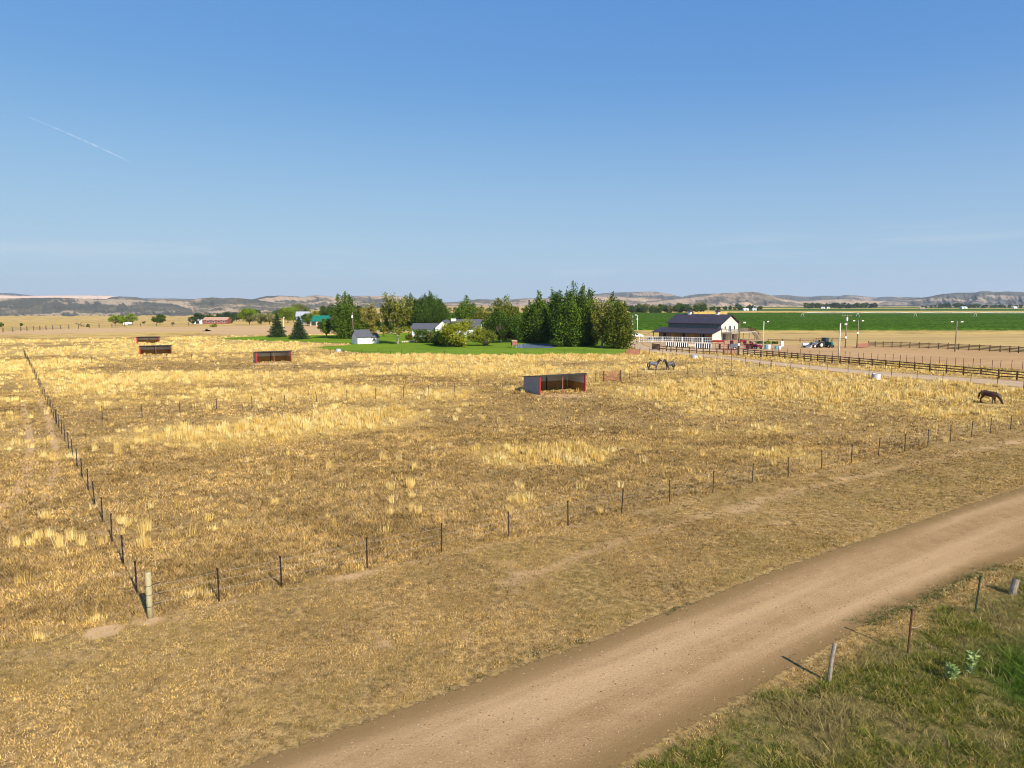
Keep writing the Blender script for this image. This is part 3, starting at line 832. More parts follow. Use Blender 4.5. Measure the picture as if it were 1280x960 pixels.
n_left = 44
lp = []
d0 = (G(155, 706.5) - LF0).length
for i in range(n_left):
    p = LF0 + ldir * (d0 * i); p.z = float(gz(p.x, p.y)); lp.append(p)
wire_fence('west_pasture_fence', 'wire fence of closely set dark steel posts running away from the timber corner post', [C_corner.copy()] + lp, tp130, (0.45, 0.8, 1.15), 1.2, 'fences of dark steel posts', 0.005, 1.2, (0,))

cross_px = [(128, 525), (178, 521), (225, 517.5), (271, 514), (315, 510.5), (356, 508.5), (396, 504.5), (433.6, 502), (469.5, 499), (504.5, 497), (536, 494.5), (568, 492.2), (599, 489.5), (628.6, 487), (655, 485), (690, 482.5), (714, 480.5), (732, 478.8), (744, 478)]
tp_thin = tpost_mesh(1.25, M_tpost, 0.06)
pts = [LF0 + ldir * ((G(100, 528) - LF0).dot(ldir))] + [G(*p) for p in cross_px]
wire_fence('cross_fence', 'thin wire fence crossing the pasture behind the open shelter up to the red gate', pts, tp_thin, (0.5, 0.85, 1.15), 1.2, 'fences of dark steel posts', 0.004)
cross2 = [(775.5, 477), (787, 474.8), (797, 474), (819, 472.5), (838.6, 470), (859, 469), (878, 467.5), (896, 466), (914, 464.5), (932, 463), (949, 462.3), (963, 461.5)]
wire_fence('cross_fence', 'thin wire fence from the red gate past the two roan horses to the drive', [G(*p) for p in cross2], tp_thin, (0.5, 0.85, 1.15), 1.2, 'fences of dark steel posts', 0.004)
drv = [(1352, 496), (1279, 487.5), (1246, 484.5), (1213, 482), (1178, 478.7), (1146, 476.2), (1114, 472.5), (1086, 470.5), (1060, 468.8), (1034, 467), (1011, 465.6), (988, 463.8), (964.5, 461), (950, 458.5), (932, 456.5), (914, 454.5), (896, 452.5), (879, 450), (862, 448.3), (846, 446.7), (828, 445), (812, 443.3), (800, 442)]
tp_tall = tpost_mesh(1.45, M_tpost, 0.07)
wire_fence('drive_fence', 'wire fence along the pasture side of the pale ranch drive', [G(*p) for p in drv], tp_tall, (0.5, 0.9, 1.3), 1.2, 'fences of dark steel posts', 0.004)
back_px = [(34, 459), (72, 456.5), (115, 455), (157, 453.5), (184, 452), (209, 451), (240, 450), (270, 449), (300, 447.8), (330, 446.3), (360, 445), (389, 444), (413, 443.6), (430, 443.8), (452, 444.2), (473, 444.6), (488, 444.8), (502, 445), (516, 445.2), (535, 445.3), (556, 445.4), (580, 445.4), (604, 445.3), (630, 445.2), (655, 445), (680, 444.8), (705, 444.5), (730, 444.2), (755, 443.6), (782, 443)]
wire_fence('lawn_fence', 'faint wire fence across the far pasture along the near edge of the lawn', [G(*p) for p in back_px], tp_thin, (0.5, 0.9, 1.2), 1.2, 'fences of dark steel posts', 0.004)
far_px = [(-30, 417.5), (-10, 416.3), (4, 415.2), (16, 414.6), (26, 414), (34, 413.5), (42, 413.2), (50, 412.8), (58, 412.4), (66, 412), (76, 411.6), (86, 411.3), (98, 411), (112, 410.5), (124, 410), (140, 409.2), (156, 408.6), (176, 408.2), (196, 408), (216, 407.8), (236, 407.5)]
b = MB(); b.tube([(0, 0, 0), (0, 0, 1.9)], [.22, .2], 8); farpost = b.data('post', M_bark)
wire_fence('far_plain_fence', 'far fence of weathered timber posts on the open tan plain below the grey cliffs', [G(*p) for p in far_px], farpost, (0.7, 1.3), 1.5, None, 0.02, 2.5)

# arena mesh fence
ar_px = [(965, 443.6), (973, 444.2), (984, 445.0), (1000, 446), (1012, 447), (1024, 447.6), (1040, 448.7), (1056, 449.7), (1062.5, 450), (1072.5, 450.7), (1079, 451), (1089, 451.7), (1097, 452.2), (1106, 452.8), (1116, 453.4), (1125, 454), (1133, 454.5), (1143, 455.2), (1153, 455.8), (1163, 456.4), (1174, 457.1), (1183, 457.7), (1194, 458.4), (1204, 459), (1216, 459.8), (1225, 460.4), (1240, 461.2), (1250, 461.8), (1264, 462.6), (1278, 463.4), (1292, 464.3), (1310, 465.5), (1330, 466.8)]
tp_ar = tpost_mesh(1.55, M_rust, 0.075)
wire_fence('arena_fence', 'wire fence on rusty steel posts along the near side of the dirt riding arena', [G(*p) for p in ar_px], tp_ar, (0.5, 1.0, 1.5), 1.5, None, 0.008)


def board_fence(name, label, pts, rails, h, mat=M_board, post_w=0.17, rail_h=0.15, group=None):
    o = empty(name, pts[0], 0, label, 'fence', group)
    b = MB(); b.box((0, 0, h / 2), (post_w, post_w, h)); b.box((0, 0, h + .015), (post_w * 1.15, post_w * 1.15, .03)); pm = b.data('post', mat)
    for i, p in enumerate(pts):
        q = p - pts[0]; d = (pts[min(i + 1, len(pts) - 1)] - pts[max(i - 1, 0)])
        inst('post', pm, o, q, (R(random.gauss(0, .6)), R(random.gauss(0, .6)), math.atan2(d.y, d.x)))
    for i in range(len(pts) - 1):
        a, c = pts[i] - pts[0], pts[i + 1] - pts[0]
        off = Vector((-(c - a).y, (c - a).x, 0)).normalized() * (post_w / 2 + .02)
        for z in rails:
            b = MB(); b.beam(a + off * -1 + Vector((0, 0, z + random.gauss(0, .02))), c + off * -1 + Vector((0, 0, z + random.gauss(0, .02))), .035, rail_h)
            b.build('rail', mat, o)
    return o


bf = [(1352, 485), (1295, 478), (1271, 475.3), (1248, 473.3), (1226, 470.8), (1204, 468.8), (1183, 466.8), (1162, 465), (1143, 463.2), (1124, 461.3), (1107, 459.8), (1090, 458.2), (1074, 456.6), (1061, 455.4), (1050, 454.4), (1040, 453.5), (1031, 452.7), (1022, 452), (1013.5, 451.3), (1005, 450.6), (997, 449.9), (989.5, 449.2), (981, 448.5), (974, 447.9), (966, 447.3), (958.5, 446.6), (951, 446), (943, 445.4), (934.6, 444.6), (929, 444)]
board_fence('board_fence', 'dark brown three-rail board fence along the arena side of the ranch drive', [G(*p) for p in bf], (.42, .82, 1.22), 1.36)
bf2 = [(904, 443.4), (896, 443), (887, 442.6), (879, 442.2), (870.6, 441.8), (861.6, 441.2), (852.6, 440.6), (845.6, 440.2), (838.6, 439.6), (833, 439.2), (824.5, 438.4)]
board_fence('board_fence', 'short dark brown board fence in front of the blue-grey corral panels by the barn', [G(*p) for p in bf2], (.55, 1.15), 1.35)
bf3 = [(1352, 445.5), (1300, 442.8), (1284, 441.8), (1273, 441.2), (1262, 440.6), (1250, 440), (1237, 439.3), (1224, 438.7), (1211, 438.1), (1198, 437.5), (1185, 436.9), (1173, 436.3), (1161, 435.9), (1149, 435.5), (1137, 435.1), (1126, 434.8), (1115, 434.5), (1104, 434.2), (1094, 434), (1085, 433.8)]
board_fence('board_fence', 'reddish brown close-boarded fence along the far side of the dirt arena', [G(*p) for p in bf3], (.3, .62, .94, 1.26), 1.5, MAT('red_brown_board', (0.135, 0.075, 0.05), (0.08, 0.045, 0.032), 5, 0.85), .18, .17)
far2 = [(960, 428.6), (978, 428.2), (1000, 427.8), (1020, 427.4), (1040, 427.2), (1057, 427.2)]
board_fence('board_fence', 'low dark fence behind the green tractor at the end of the arena', [G(*p) for p in far2], (.5, .95), 1.1)


def plank_panel(name, label, a, c, h, mat, n, cat='fence panel', group=None, gap=0.04):
    a, c = G(*a), G(*c); o = empty(name, a, 0, label, cat, group); d = c - a
    f = MB(); L = d.length; u = d.normalized()
    for s in (0, 1): f.beam(d * s + Vector((0, 0, -.05)), d * s + Vector((0, 0, h + .1)), .14, .14)
    f.build('frame', mat, o)
    b = MB()
    for k in range(n):
        z = .12 + (h - .12) * (k + .5) / n; b.beam(u * .08 + Vector((0, 0, z)), d - u * .08 + Vector((0, 0, z)), .04, (h - .12) / n - gap)
    b.build('board_panel', mat, o); return o


plank_panel('stall_panel', 'rusty red brown board panel at the corner of the lawn beside the drive', (782.5, 443.4), (799.5, 443.1), 1.15, M_rustpanel, 5)
plank_panel('stall_panel', 'dark brown board panel at the bend of the drive below the white fence', (815.5, 436.8), (824.5, 438.1), 1.5, M_board, 5)
plank_panel('stall_panel', 'faded red board panel at the far corner of the dirt arena', (1072, 435), (1085, 434.2), 1.1, M_rustpanel, 4)


def tube_gate(name, label, a, c, h, mat, bars=6, cat='gate', r=.045, group=None):
    a, c = G(*a), G(*c); o = empty(name, a, 0, label, cat, group); d = c - a; u = d.normalized()
    f = MB(); zl = .22
    f.tube([Vector((0, 0, zl)), Vector((0, 0, h)), d + Vector((0, 0, h)), d + Vector((0, 0, zl)), Vector((0, 0, zl))], r, 6)
    f.tube([d * .5 + Vector((0, 0, zl)), d * .5 + Vector((0, 0, h))], r * .8, 6)
    f.build('gate_frame', mat, o)
    for k in range(1, bars):
        z = zl + (h - zl) * k / bars
        b = MB(); b.tube([Vector((0, 0, z)), d + Vector((0, 0, z))], r * .75, 6); b.build('bar', mat, o)
    for s in (-1, 1):
        p = Vector((0, 0, 0)) - u * .16 if s < 0 else d + u * .16
        b = MB(); b.tube([p + Vector((0, 0, -.1)), p + Vector((0, 0, h + .18))], [.09, .085], 10); b.build('gate_post', M_board, o)
    return o


tube_gate('pasture_gate', 'faded red steel tube gate standing in the wire fence beside the open shelter', (756, 477.3), (774, 476.8), 1.42, M_redpipe, 6, r=.038)
tube_gate('pasture_gate', 'rust red tube gate in the board fence below the barn, next to the utility pole', (905.5, 443.4), (913.2, 443.7), 1.3, M_redpipe, 5, r=.06, group='red gates below the barn')
tube_gate('pasture_gate', 'rust red tube gate touching the foot of the utility pole below the barn', (914.6, 443.7), (921, 443.9), 1.3, M_redpipe, 5, r=.06, group='red gates below the barn')


def corral(name, label, pts, h, mat, seg, cat='fence', slats=0, r=.06, group=None):
    """corral of pipe panels: posts with rails, or close vertical slats"""
    P = [G(*p) for p in pts]; o = empty(name, P[0], 0, label, cat, group)
    for a, c in zip(P[:-1], P[1:]):
        n = max(1, round((c - a).length / seg))
        for k in range(n):
            s, e = a.lerp(c, k / n) - P[0], a.lerp(c, (k + 1) / n) - P[0]
            b = MB(); b.beam(s, s + Vector((0, 0, h + .08)), r * 2.2, r * 2.2); b.build('post', mat, o)
            b = MB(); zs = (.25, h * .55, h)
            for z in zs: b.beam(s + Vector((0, 0, z)), e + Vector((0, 0, z)), .05, r * 1.6)
            if slats:
                for q in range(slats):
                    m_ = s.lerp(e, (q + .7) / (slats + .4)); b.beam(m_ + Vector((0, 0, .1)), m_ + Vector((0, 0, h)), .03, (c - a).length / n / slats * .7)
            b.build('panel', mat, o)
    return o


corral('white_paddock_fence', 'long white slatted paddock fence in front of the charcoal roofed barn', [(799, 427.8), (815, 428), (840, 428.3), (866, 428.8), (890, 429.4)], 1.6, M_white, 3.0, slats=5)
corral('pipe_corral', 'rust red pipe corral between the barn and the red gates', [(894, 436.4), (905, 437), (916, 437.3), (929, 437), (940, 436.2), (938, 432.5), (924, 431.6), (905, 431.8)], 1.35, M_redpipe, 3.2, slats=1, r=.045)


def stall(name, label, a, c, h, slabs, group):
    a, c = G(*a), G(*c); o = empty(name, a, 0, label, 'corral panel', group); d = c - a; u = d.normalized(); nrm = Vector((-u.y, u.x, 0))
    f = MB()
    for k in range(slabs + 1): f.beam(d * (k / slabs) + Vector((0, 0, 0)), d * (k / slabs) + Vector((0, 0, h)), .13, .13)
    f.beam(Vector((0, 0, h)), d + Vector((0, 0, h)), .1, .1); f.build('frame', M_white, o)
    for k in range(slabs):
        b = MB(); p, q = d * ((k + .12) / slabs), d * ((k + .88) / slabs)
        b.beam(p + nrm * .1 + Vector((0, 0, h * .5)), q + nrm * .1 + Vector((0, 0, h * .5)), .05, h * .82); b.build('panel', M_bluepanel if k % 3 else M_black, o)
    return o


stall('corral_panels', 'blue grey panels in a white frame at the drive end of the white paddock fence', (833, 434), (842.5, 434.3), 1.45, 4, 'blue grey corral panels')
stall('corral_panels', 'pale framed blue grey panels between the two darker runs before the barn', (845.5, 434.2), (858, 434.8), 1.4, 5, 'blue grey corral panels')
stall('corral_panels', 'dark blue grey panels in a white frame below the lean-to end of the barn', (869, 436), (888.5, 436.8), 1.5, 7, 'blue grey corral panels')
o = empty('feed_bunk', G(859.5, 433.6), 0, 'tan wooden feed box among the blue grey corral panels', 'feed box')
b = MB(); b.box((1.0, 0, .45), (2.0, 1.0, .7)); b.build('box', M_stone, o, bevel=.03)
b = MB(); b.box((1.0, 0, .84), (2.14, 1.12, .07)); b.build('lid', M_decking, o)


# ------------------------------------------------------------------ open pasture shelters
def shelter(label, loc, rz, W, D, hf, hb, group='open loafing shelters in the pasture'):
    """local: open front faces -Y, W along X, D along +Y"""
    o = empty('loafing_shelter', loc, rz, label, 'animal shelter', group); t = .06
    b = MB(); b.prism([(0, 0), (D, 0), (D, hb), (0, hf)], -t / 2, t / 2, 'x'); side = b
    for sx in (0, W):
        b = MB(); b.prism([(0, 0.0), (D, 0.0), (D, hb), (0, hf)], sx - t / 2, sx + t / 2, 'x'); b.build('side_wall', M_greysteel, o)
        kx = sx + (t / 2 + .02 if sx == 0 else -t / 2 - .02)
        b = MB(); b.box((kx, D / 2, hb * .30), (.04, D - .24, hb * .58)); b.build('kickboard', M_kick, o)
        b = MB(); b.prism([(.06, hb * .6), (D - .06, hb * .6), (D - .06, hb - .02), (.06, hf - .04)], kx - .012, kx + .012, 'x'); b.build('lining', M_palesteel, o)
        b = MB(); b.box((sx, -.03, hf / 2), (.17, .17, hf)); b.build('corner_trim', M_redtrim, o)
    b = MB(); b.box((W / 2, D, hb / 2), (W - .12, t, hb)); b.build('back_wall', M_greysteel, o)
    b = MB(); b.box((W / 2, D - .06, hb * .3), (W - .26, .05, hb * .58)); b.build('kickboard', M_kick, o)
    b = MB(); b.box((W / 2, D - .055, hb * .8), (W - .2, .025, hb * .38)); b.build('lining', M_palesteel, o)
    n = max(2, round(W / 3.2))
    for k in range(1, n):
        b = MB(); b.box((W * k / n, D - .14, hb / 2), (.11, .11, hb)); b.build('stud', M_black, o)
    b = MB(); b.box((W / 2, .03, hf / 2), (.10, .10, hf)); b.build('front_post', M_rustpanel, o)
    sl = math.atan2(hf - hb, D)
    b = MB(); ov = .12
    zf = hf + ov * math.tan(sl); zb = hb - ov * math.tan(sl)
    b.prism([(-ov, zf), (D + ov, zb), (D + ov, zb + .07), (-ov, zf + .07)], -.15, W + .15, 'x'); b.build('roof', M_roofdark, o)
    b = MB(); b.box((W / 2, -ov - .03, zf - .03), (W + .3, .05, .2)); b.build('fascia', M_black, o)
    return o


def place_shelter(label, fl, bl, fr, front_top, back_top):
    """corner pixels: front left, back left, front right"""
    a, bk, c = G(*fl), G(*bl), G(*fr)
    w = c - a; rz = math.atan2(w.y, w.x); W = w.length
    D = max(2.5, abs(Matrix.Rotation(-rz, 3, 'Z').__matmul__(bk - a).y))
    return shelter(label, a, rz, W, min(D, 5.5), topz(a.y, front_top), topz(a.y, front_top) * .80)


place_shelter('nearest grey steel open shelter with red corner trim, standing beside the red gate', (674.5, 493.5), (654.5, 489), (731, 489.5), 470, 469)
place_shelter('grey open shelter with red trim between the lawn edge and the pair of small spruces', (321, 453.8), (315, 452.5), (364, 452), 440, 440)
place_shelter('longer of the two low shelters on the far west pasture, the nearer one', (175.3, 444), (172.3, 443), (214.5, 442.7), 432.5, 432)
place_shelter('smallest and farthest low open shelter, behind another on the west pasture', (171, 429.3), (169, 428.8), (199, 428.8), 421.3, 421)


# ------------------------------------------------------------------ roadside posts and plants
o = empty('fence_stake', G(1036, 852), 0, 'weathered timber stake leaning at the road edge nearest the gravel', 'fence post', 'roadside fence posts')
b = MB(); b.tube([(0, 0, -.1), (.05, .02, .6), (.14, .06, 1.12), (.15, .065, 1.15)], [.062, .060, .055, .042], 9); b.build('stake', M_greywood, o)
b = MB(); b.tube([(.14, .06, 1.0), (.30, .3, 1.02), (.42, .52, .9)], .006, 4); b.build('wire', M_wire, o)
o = empty('steel_fence_post', G(1135, 817), 0.3, 'rusty brown steel post on the grassy road verge', 'fence post', 'roadside fence posts'); inst('post', tpost_mesh(1.42, M_rust, .055), o, (0, 0, 0), (0, R(2.2), 0))
b = MB(); b.tube([(.03, 0, .85), (.35, .05, .80), (.6, .1, .83)], .008, 4); b.build('wire', M_wire, o)
o = empty('steel_fence_post', G(1219, 766), 0.2, 'dark green steel post on the grassy road verge', 'fence post', 'roadside fence posts'); inst('post', tpost_mesh(1.32, M_greensteel, .055), o, (0, 0, 0), (0, R(4.5), 0))
o = empty('fence_stake', G(1265, 743), 0, 'short thick weathered timber stump on the verge beyond the green steel post', 'fence post', 'roadside fence posts')
b = MB(); b.tube([(0, 0, -.1), (.04, 0, .25), (.12, .0, .62), (.13, 0, .64)], [.13, .125, .115, .09], 10); b.build('stump', M_greywood, o)


def leafy_weed(label, loc, h, seed):
    r = np.random.default_rng(seed); o = empty('leafy_weed', loc, 0, label, 'weed', 'pale leafy weeds on the verge')
    s = MB(); V = []; C = []
    for k in range(6):
        a = r.random() * 6.28; tip = Vector((math.cos(a) * h * .35 * r.random(), math.sin(a) * h * .35 * r.random(), h * (.7 + .3 * r.random())))
        s.tube([(0, 0, 0), tip * .5 + Vector((0, 0, .05)), tip], [.012, .009, .005], 5)
        for q in range(34):
            t = .2 + .8 * r.random(); p = tip * t; d = Vector(r.normal(size=3)); d.z = abs(d.z) * .5 + .2; d.normalize(); sd = d.cross(Vector(r.normal(size=3))).normalized() * .03
            L = .11 + .07 * r.random()
            V += [p, p + d * L * .5 + sd, p + d * L, p + d * L * .5 - sd]; c = np.array((0.34, 0.42, 0.15)) * (.7 + .6 * r.random()); C += [c] * 4
    s.build('stem', M_bark, o)
    mesh_np('leaves', np.array([tuple(v) for v in V]), np.arange(len(V)), 4, M_leaf, cols=np.array(C), parent=o)


leafy_weed('tallest pale green leafy weed at the corner of the lush verge', G(1211, 846), .78, 3)
leafy_weed('small pale green leafy weed beside the taller one on the verge', G(1188, 852), .5, 4)

# ------------------------------------------------------------------ trees
GREEN = [(0.040, 0.082, 0.013), (0.062, 0.112, 0.018), (0.030, 0.062, 0.011), (0.095, 0.145, 0.026), (0.05, 0.095, 0.02)]
OLIVE = [(0.085, 0.12, 0.024), (0.125, 0.145, 0.032), (0.062, 0.09, 0.018), (0.16, 0.15, 0.045)]
BRIGHT = [(0.085, 0.155, 0.018), (0.12, 0.19, 0.025), (0.06, 0.115, 0.014), (0.15, 0.20, 0.03)]
YELLOWG = [(0.13, 0.165, 0.018), (0.18, 0.20, 0.022), (0.085, 0.12, 0.014), (0.21, 0.22, 0.04)]
BLUEG = [(0.020, 0.042, 0.026), (0.032, 0.060, 0.034), (0.014, 0.030, 0.018), (0.045, 0.075, 0.048)]
GREYG = [(0.13, 0.15, 0.085), (0.18, 0.19, 0.12), (0.09, 0.11, 0.06)]
DARKG = [(0.026, 0.058, 0.014), (0.042, 0.080, 0.018), (0.018, 0.042, 0.010), (0.06, 0.10, 0.022)]


def leaves(r, centers, radii, counts, size, pal, up=0.35, flat=1.0, tintvar=0.35):
    V = []; C = []; pal = np.array(pal)
    for c, rad, n in zip(centers, radii, counts):
        n = int(n)
        if n < 1: continue
        u = r.normal(size=(n, 3)); u /= np.linalg.norm(u, axis=1, keepdims=True) + 1e-6
        rr = r.random((n, 1)) ** (1 / 2.2); p = np.asarray(c) + u * rr * np.asarray(rad)
        nrm = u * .6 + r.normal(size=(n, 3)) * .8; nrm[:, 2] += up; nrm /= np.linalg.norm(nrm, axis=1, keepdims=True)
        t = np.cross(nrm, r.normal(size=(n, 3))); t /= np.linalg.norm(t, axis=1, keepdims=True) + 1e-6; b = np.cross(nrm, t)
        s = size * (.55 + .9 * r.random((n, 1))) / 2; a = t * s * 1.25; d = b * s * .8
        V.append(np.stack([p - a, p + d * (.8 + .4 * r.random((n, 1))) - a * .1, p + a, p - d], 1).reshape(-1, 3))
        tint = np.array((1.68, 1.50, .95)) * (1 + (r.random() - .5) * 2 * tintvar)
        cc = pal[r.integers(0, len(pal), n)] * tint * (.8 + .4 * r.random((n, 1))); C.append(np.repeat(cc, 4, 0))
    return np.concatenate(V), np.concatenate(C)


def gen_tree(kind, h, w, seed, pal=None):
    r = np.random.default_rng(seed); T = MB(); cs = []; rs = []; ns = []
    bark = M_bark; size = .34; up = .35
    if kind == 'poplar':
        pal = pal or GREEN; nl = r.integers(5, 8); lead = [(0.0, 0.0, 1.0)]
        for k in range(nl):
            a = 2 * math.pi * (k + r.random() * .6) / nl; q = w * (.16 + .20 * r.random())
            lead.append((math.cos(a) * q, math.sin(a) * q, .64 + .33 * r.random()))
        T.tube([(0, 0, -.1), (.05, 0, h * .15), (0, .1, h * .5), (0, 0, h * .85)], [.28 * h / 15, .23 * h / 15, .14 * h / 15, .03], 8)
        for lx, ly, hf in lead:
            T.tube([(0, 0, h * .12), (lx * .8, ly * .8, h * .35), (lx, ly, h * hf * .85)], [.11, .08, .02], 5)
            n = 17
            for k in range(n):
                t = .06 + .90 * k / (n - 1) + r.normal() * .012; t = min(t, .97)
                env = (0.55 + .9 * min(t / .28, 1)) * (1 - max(0, (t - .3) / .7) ** 2.3) * .34 * w * .62 + .26
                if t < .85 and r.random() < .10: continue
                e = env * (.75 + .5 * r.random())
                cs.append((lx * (.55 + .5 * min(1, t / .3)) + r.normal() * .30 * env, ly * (.55 + .5 * min(1, t / .3)) + r.normal() * .30 * env, t * h * hf)); rs.append((e, e, e * 1.0 + h * .03)); ns.append(50 * (e / .9) ** 1.5 + 16)
    elif kind == 'sparse':
        pal = pal or OLIVE; bark = M_pale_bark; size = .33
        k0 = h * .2; T.tube([(0, 0, -.1), (.08, 0, k0), (-.1, .05, h * .45), (.05, 0, h * .72), (0, 0, h * .98)], [.34 * h / 13, .25 * h / 13, .17 * h / 13, .09, .02], 8)
        for k in range(44):
            z0 = h * (.16 + .52 * r.random()); a = r.random() * 6.283; z1 = min(h * .99, z0 + h * (.18 + .30 * r.random())); q = w * .5 * (.6 + .55 * r.random()) * (1.40 - .70 * (z1 / h))
            e = Vector((math.cos(a) * q, math.sin(a) * q, z1)); s = Vector((0, 0, z0)); m_ = s.lerp(e, .5) + Vector((math.cos(a) * q * .15, math.sin(a) * q * .15, -.2))
            T.tube([s, m_, e], [.085, .06, .015], 5)
            for j in range(4):
                f = s.lerp(e, .45 + .5 * r.random()); g = f + Vector((r.normal() * .5, r.normal() * .5, .4 + .9 * r.random())); T.tube([f, g], [.03, .012], 4)
            for j in range(6):
                f = m_.lerp(e, r.random()); dens = 1.9 if f.z < h * .78 else .5
                cs.append((f.x + r.normal() * .35, f.y + r.normal() * .35, f.z + r.normal() * .35)); ee = .5 + .45 * r.random(); rs.append((ee, ee, ee * 1.3)); ns.append(24 * dens * (.5 + r.random()))
        for k in range(26):
            a = r.random() * 6.283; q = w * .26 * r.random(); z = h * (.2 + .68 * r.random()); cs.append((math.cos(a) * q, math.sin(a) * q, z)); rs.append((.8, .8, 1.1)); ns.append(62 if z < .75 * h else 30)
        for k in range(10):
            a = r.random() * 6.283; q = w * .5 * (.35 + .45 * r.random()); z = h * (.2 + .2 * r.random()); e = (math.cos(a) * q, math.sin(a) * q, z); T.tube([(0, 0, z * .7), e], [.06, .02], 4); cs.append(e); rs.append((1.1, 1.1, 1.1)); ns.append(95)
    elif kind == 'spruce':
        pal = pal or BLUEG; size = .20; up = .1
        T.tube([(0, 0, -.1), (0, 0, h * .97)], [.16 * h / 7, .02], 7)
        nz = 15
        for k in range(nz):
            t = .05 + .93 * (k / (nz - 1)); rad = w * .5 * (1 - t) ** .8 * (.88 + .24 * r.random()) + .06
            nb = max(3, int(5 + 8 * (1 - t)))
            for j in range(nb):
                a = 2 * math.pi * (j + r.random() * .7) / nb; q = rad * (.8 + .35 * r.random())
                T.tube([(0, 0, t * h), (math.cos(a) * q * .9, math.sin(a) * q * .9, t * h - .12 * q)], [.035, .01], 4)
                for s in (.42, .72, .97):
                    cs.append((math.cos(a) * q * s, math.sin(a) * q * s, t * h - .16 * q * s)); e = .20 + .26 * rad / (w * .5) * w * .3; rs.append((e, e, e * .5)); ns.append(30)
            cs.append((0, 0, t * h)); rs.append((rad * .62, rad * .62, h * .05)); ns.append(80)
    else:
        pal = pal or GREEN; bush = kind == 'bush'; zc = .48 * h if bush else .60 * h; rz = (.52 if bush else .42) * h
        zt = .0 if bush else .18 * h; size = .30 if h > 5 else .22
        T.tube([(0, 0, -.1), (.05, 0, max(.3, zt)), (0, .05, h * .6)], [.05 * h ** .8, .04 * h ** .8, .02], 7)
        n = int(34 if h > 4 else 22)
        for k in range(n):
            u = r.normal(size=3); u /= np.linalg.norm(u); q = (.62 + .34 * r.random())
            p = np.array((u[0] * w * .5 * q, u[1] * w * .5 * q, zc + u[2] * rz * q)); p[2] = max(p[2], .12 * h if bush else .16 * h)
            e = (.13 + .13 * r.random()) * (w * .5 + rz) * .95; cs.append(p); rs.append((e, e, e * .85)); ns.append((105 if bush else 72) * (e / .8) ** 1.6 + 24)
            T.tube([(0, 0, max(.15, zt)), tuple(p * .85)], [.022 * h ** .8, .012], 5)
        cs.append((0, 0, zc)); rs.append((w * .33, w * .33, rz * .7)); ns.append(160)
        if kind == 'airy': ns = [q * .62 for q in ns]
    ns = [q * (1.0 if h < 22 else .8) for q in ns]
    V, C = leaves(r, cs, rs, ns, size, pal, up)
    return T, V, C, bark


def tree(kind, px, by, ty, wpx, label, pal=None, cat='tree', group=None, seed=None, name=None, trunk_label=None):
    p = G(px, by); h = (topz(p.y, ty) - p.z) if kind != 'raw' else 5; w = wpx * ppm(p)
    o = empty(name or {'poplar': 'poplar_tree', 'sparse': 'cottonwood_tree', 'spruce': 'spruce_tree', 'round': 'broadleaf_tree', 'airy': 'broadleaf_tree', 'bush': 'bush'}[kind], p, 0, label, cat, group)
    T, V, C, bark = gen_tree(kind, h, w, seed if seed is not None else int(px * 7 + by), pal)
    T.build('trunk' if kind != 'bush' else 'stems', bark, o, True)
    mesh_np('crown' if kind != 'bush' else 'foliage', V, np.arange(len(V)), 4, M_leaf, cols=C, parent=o)
    return o


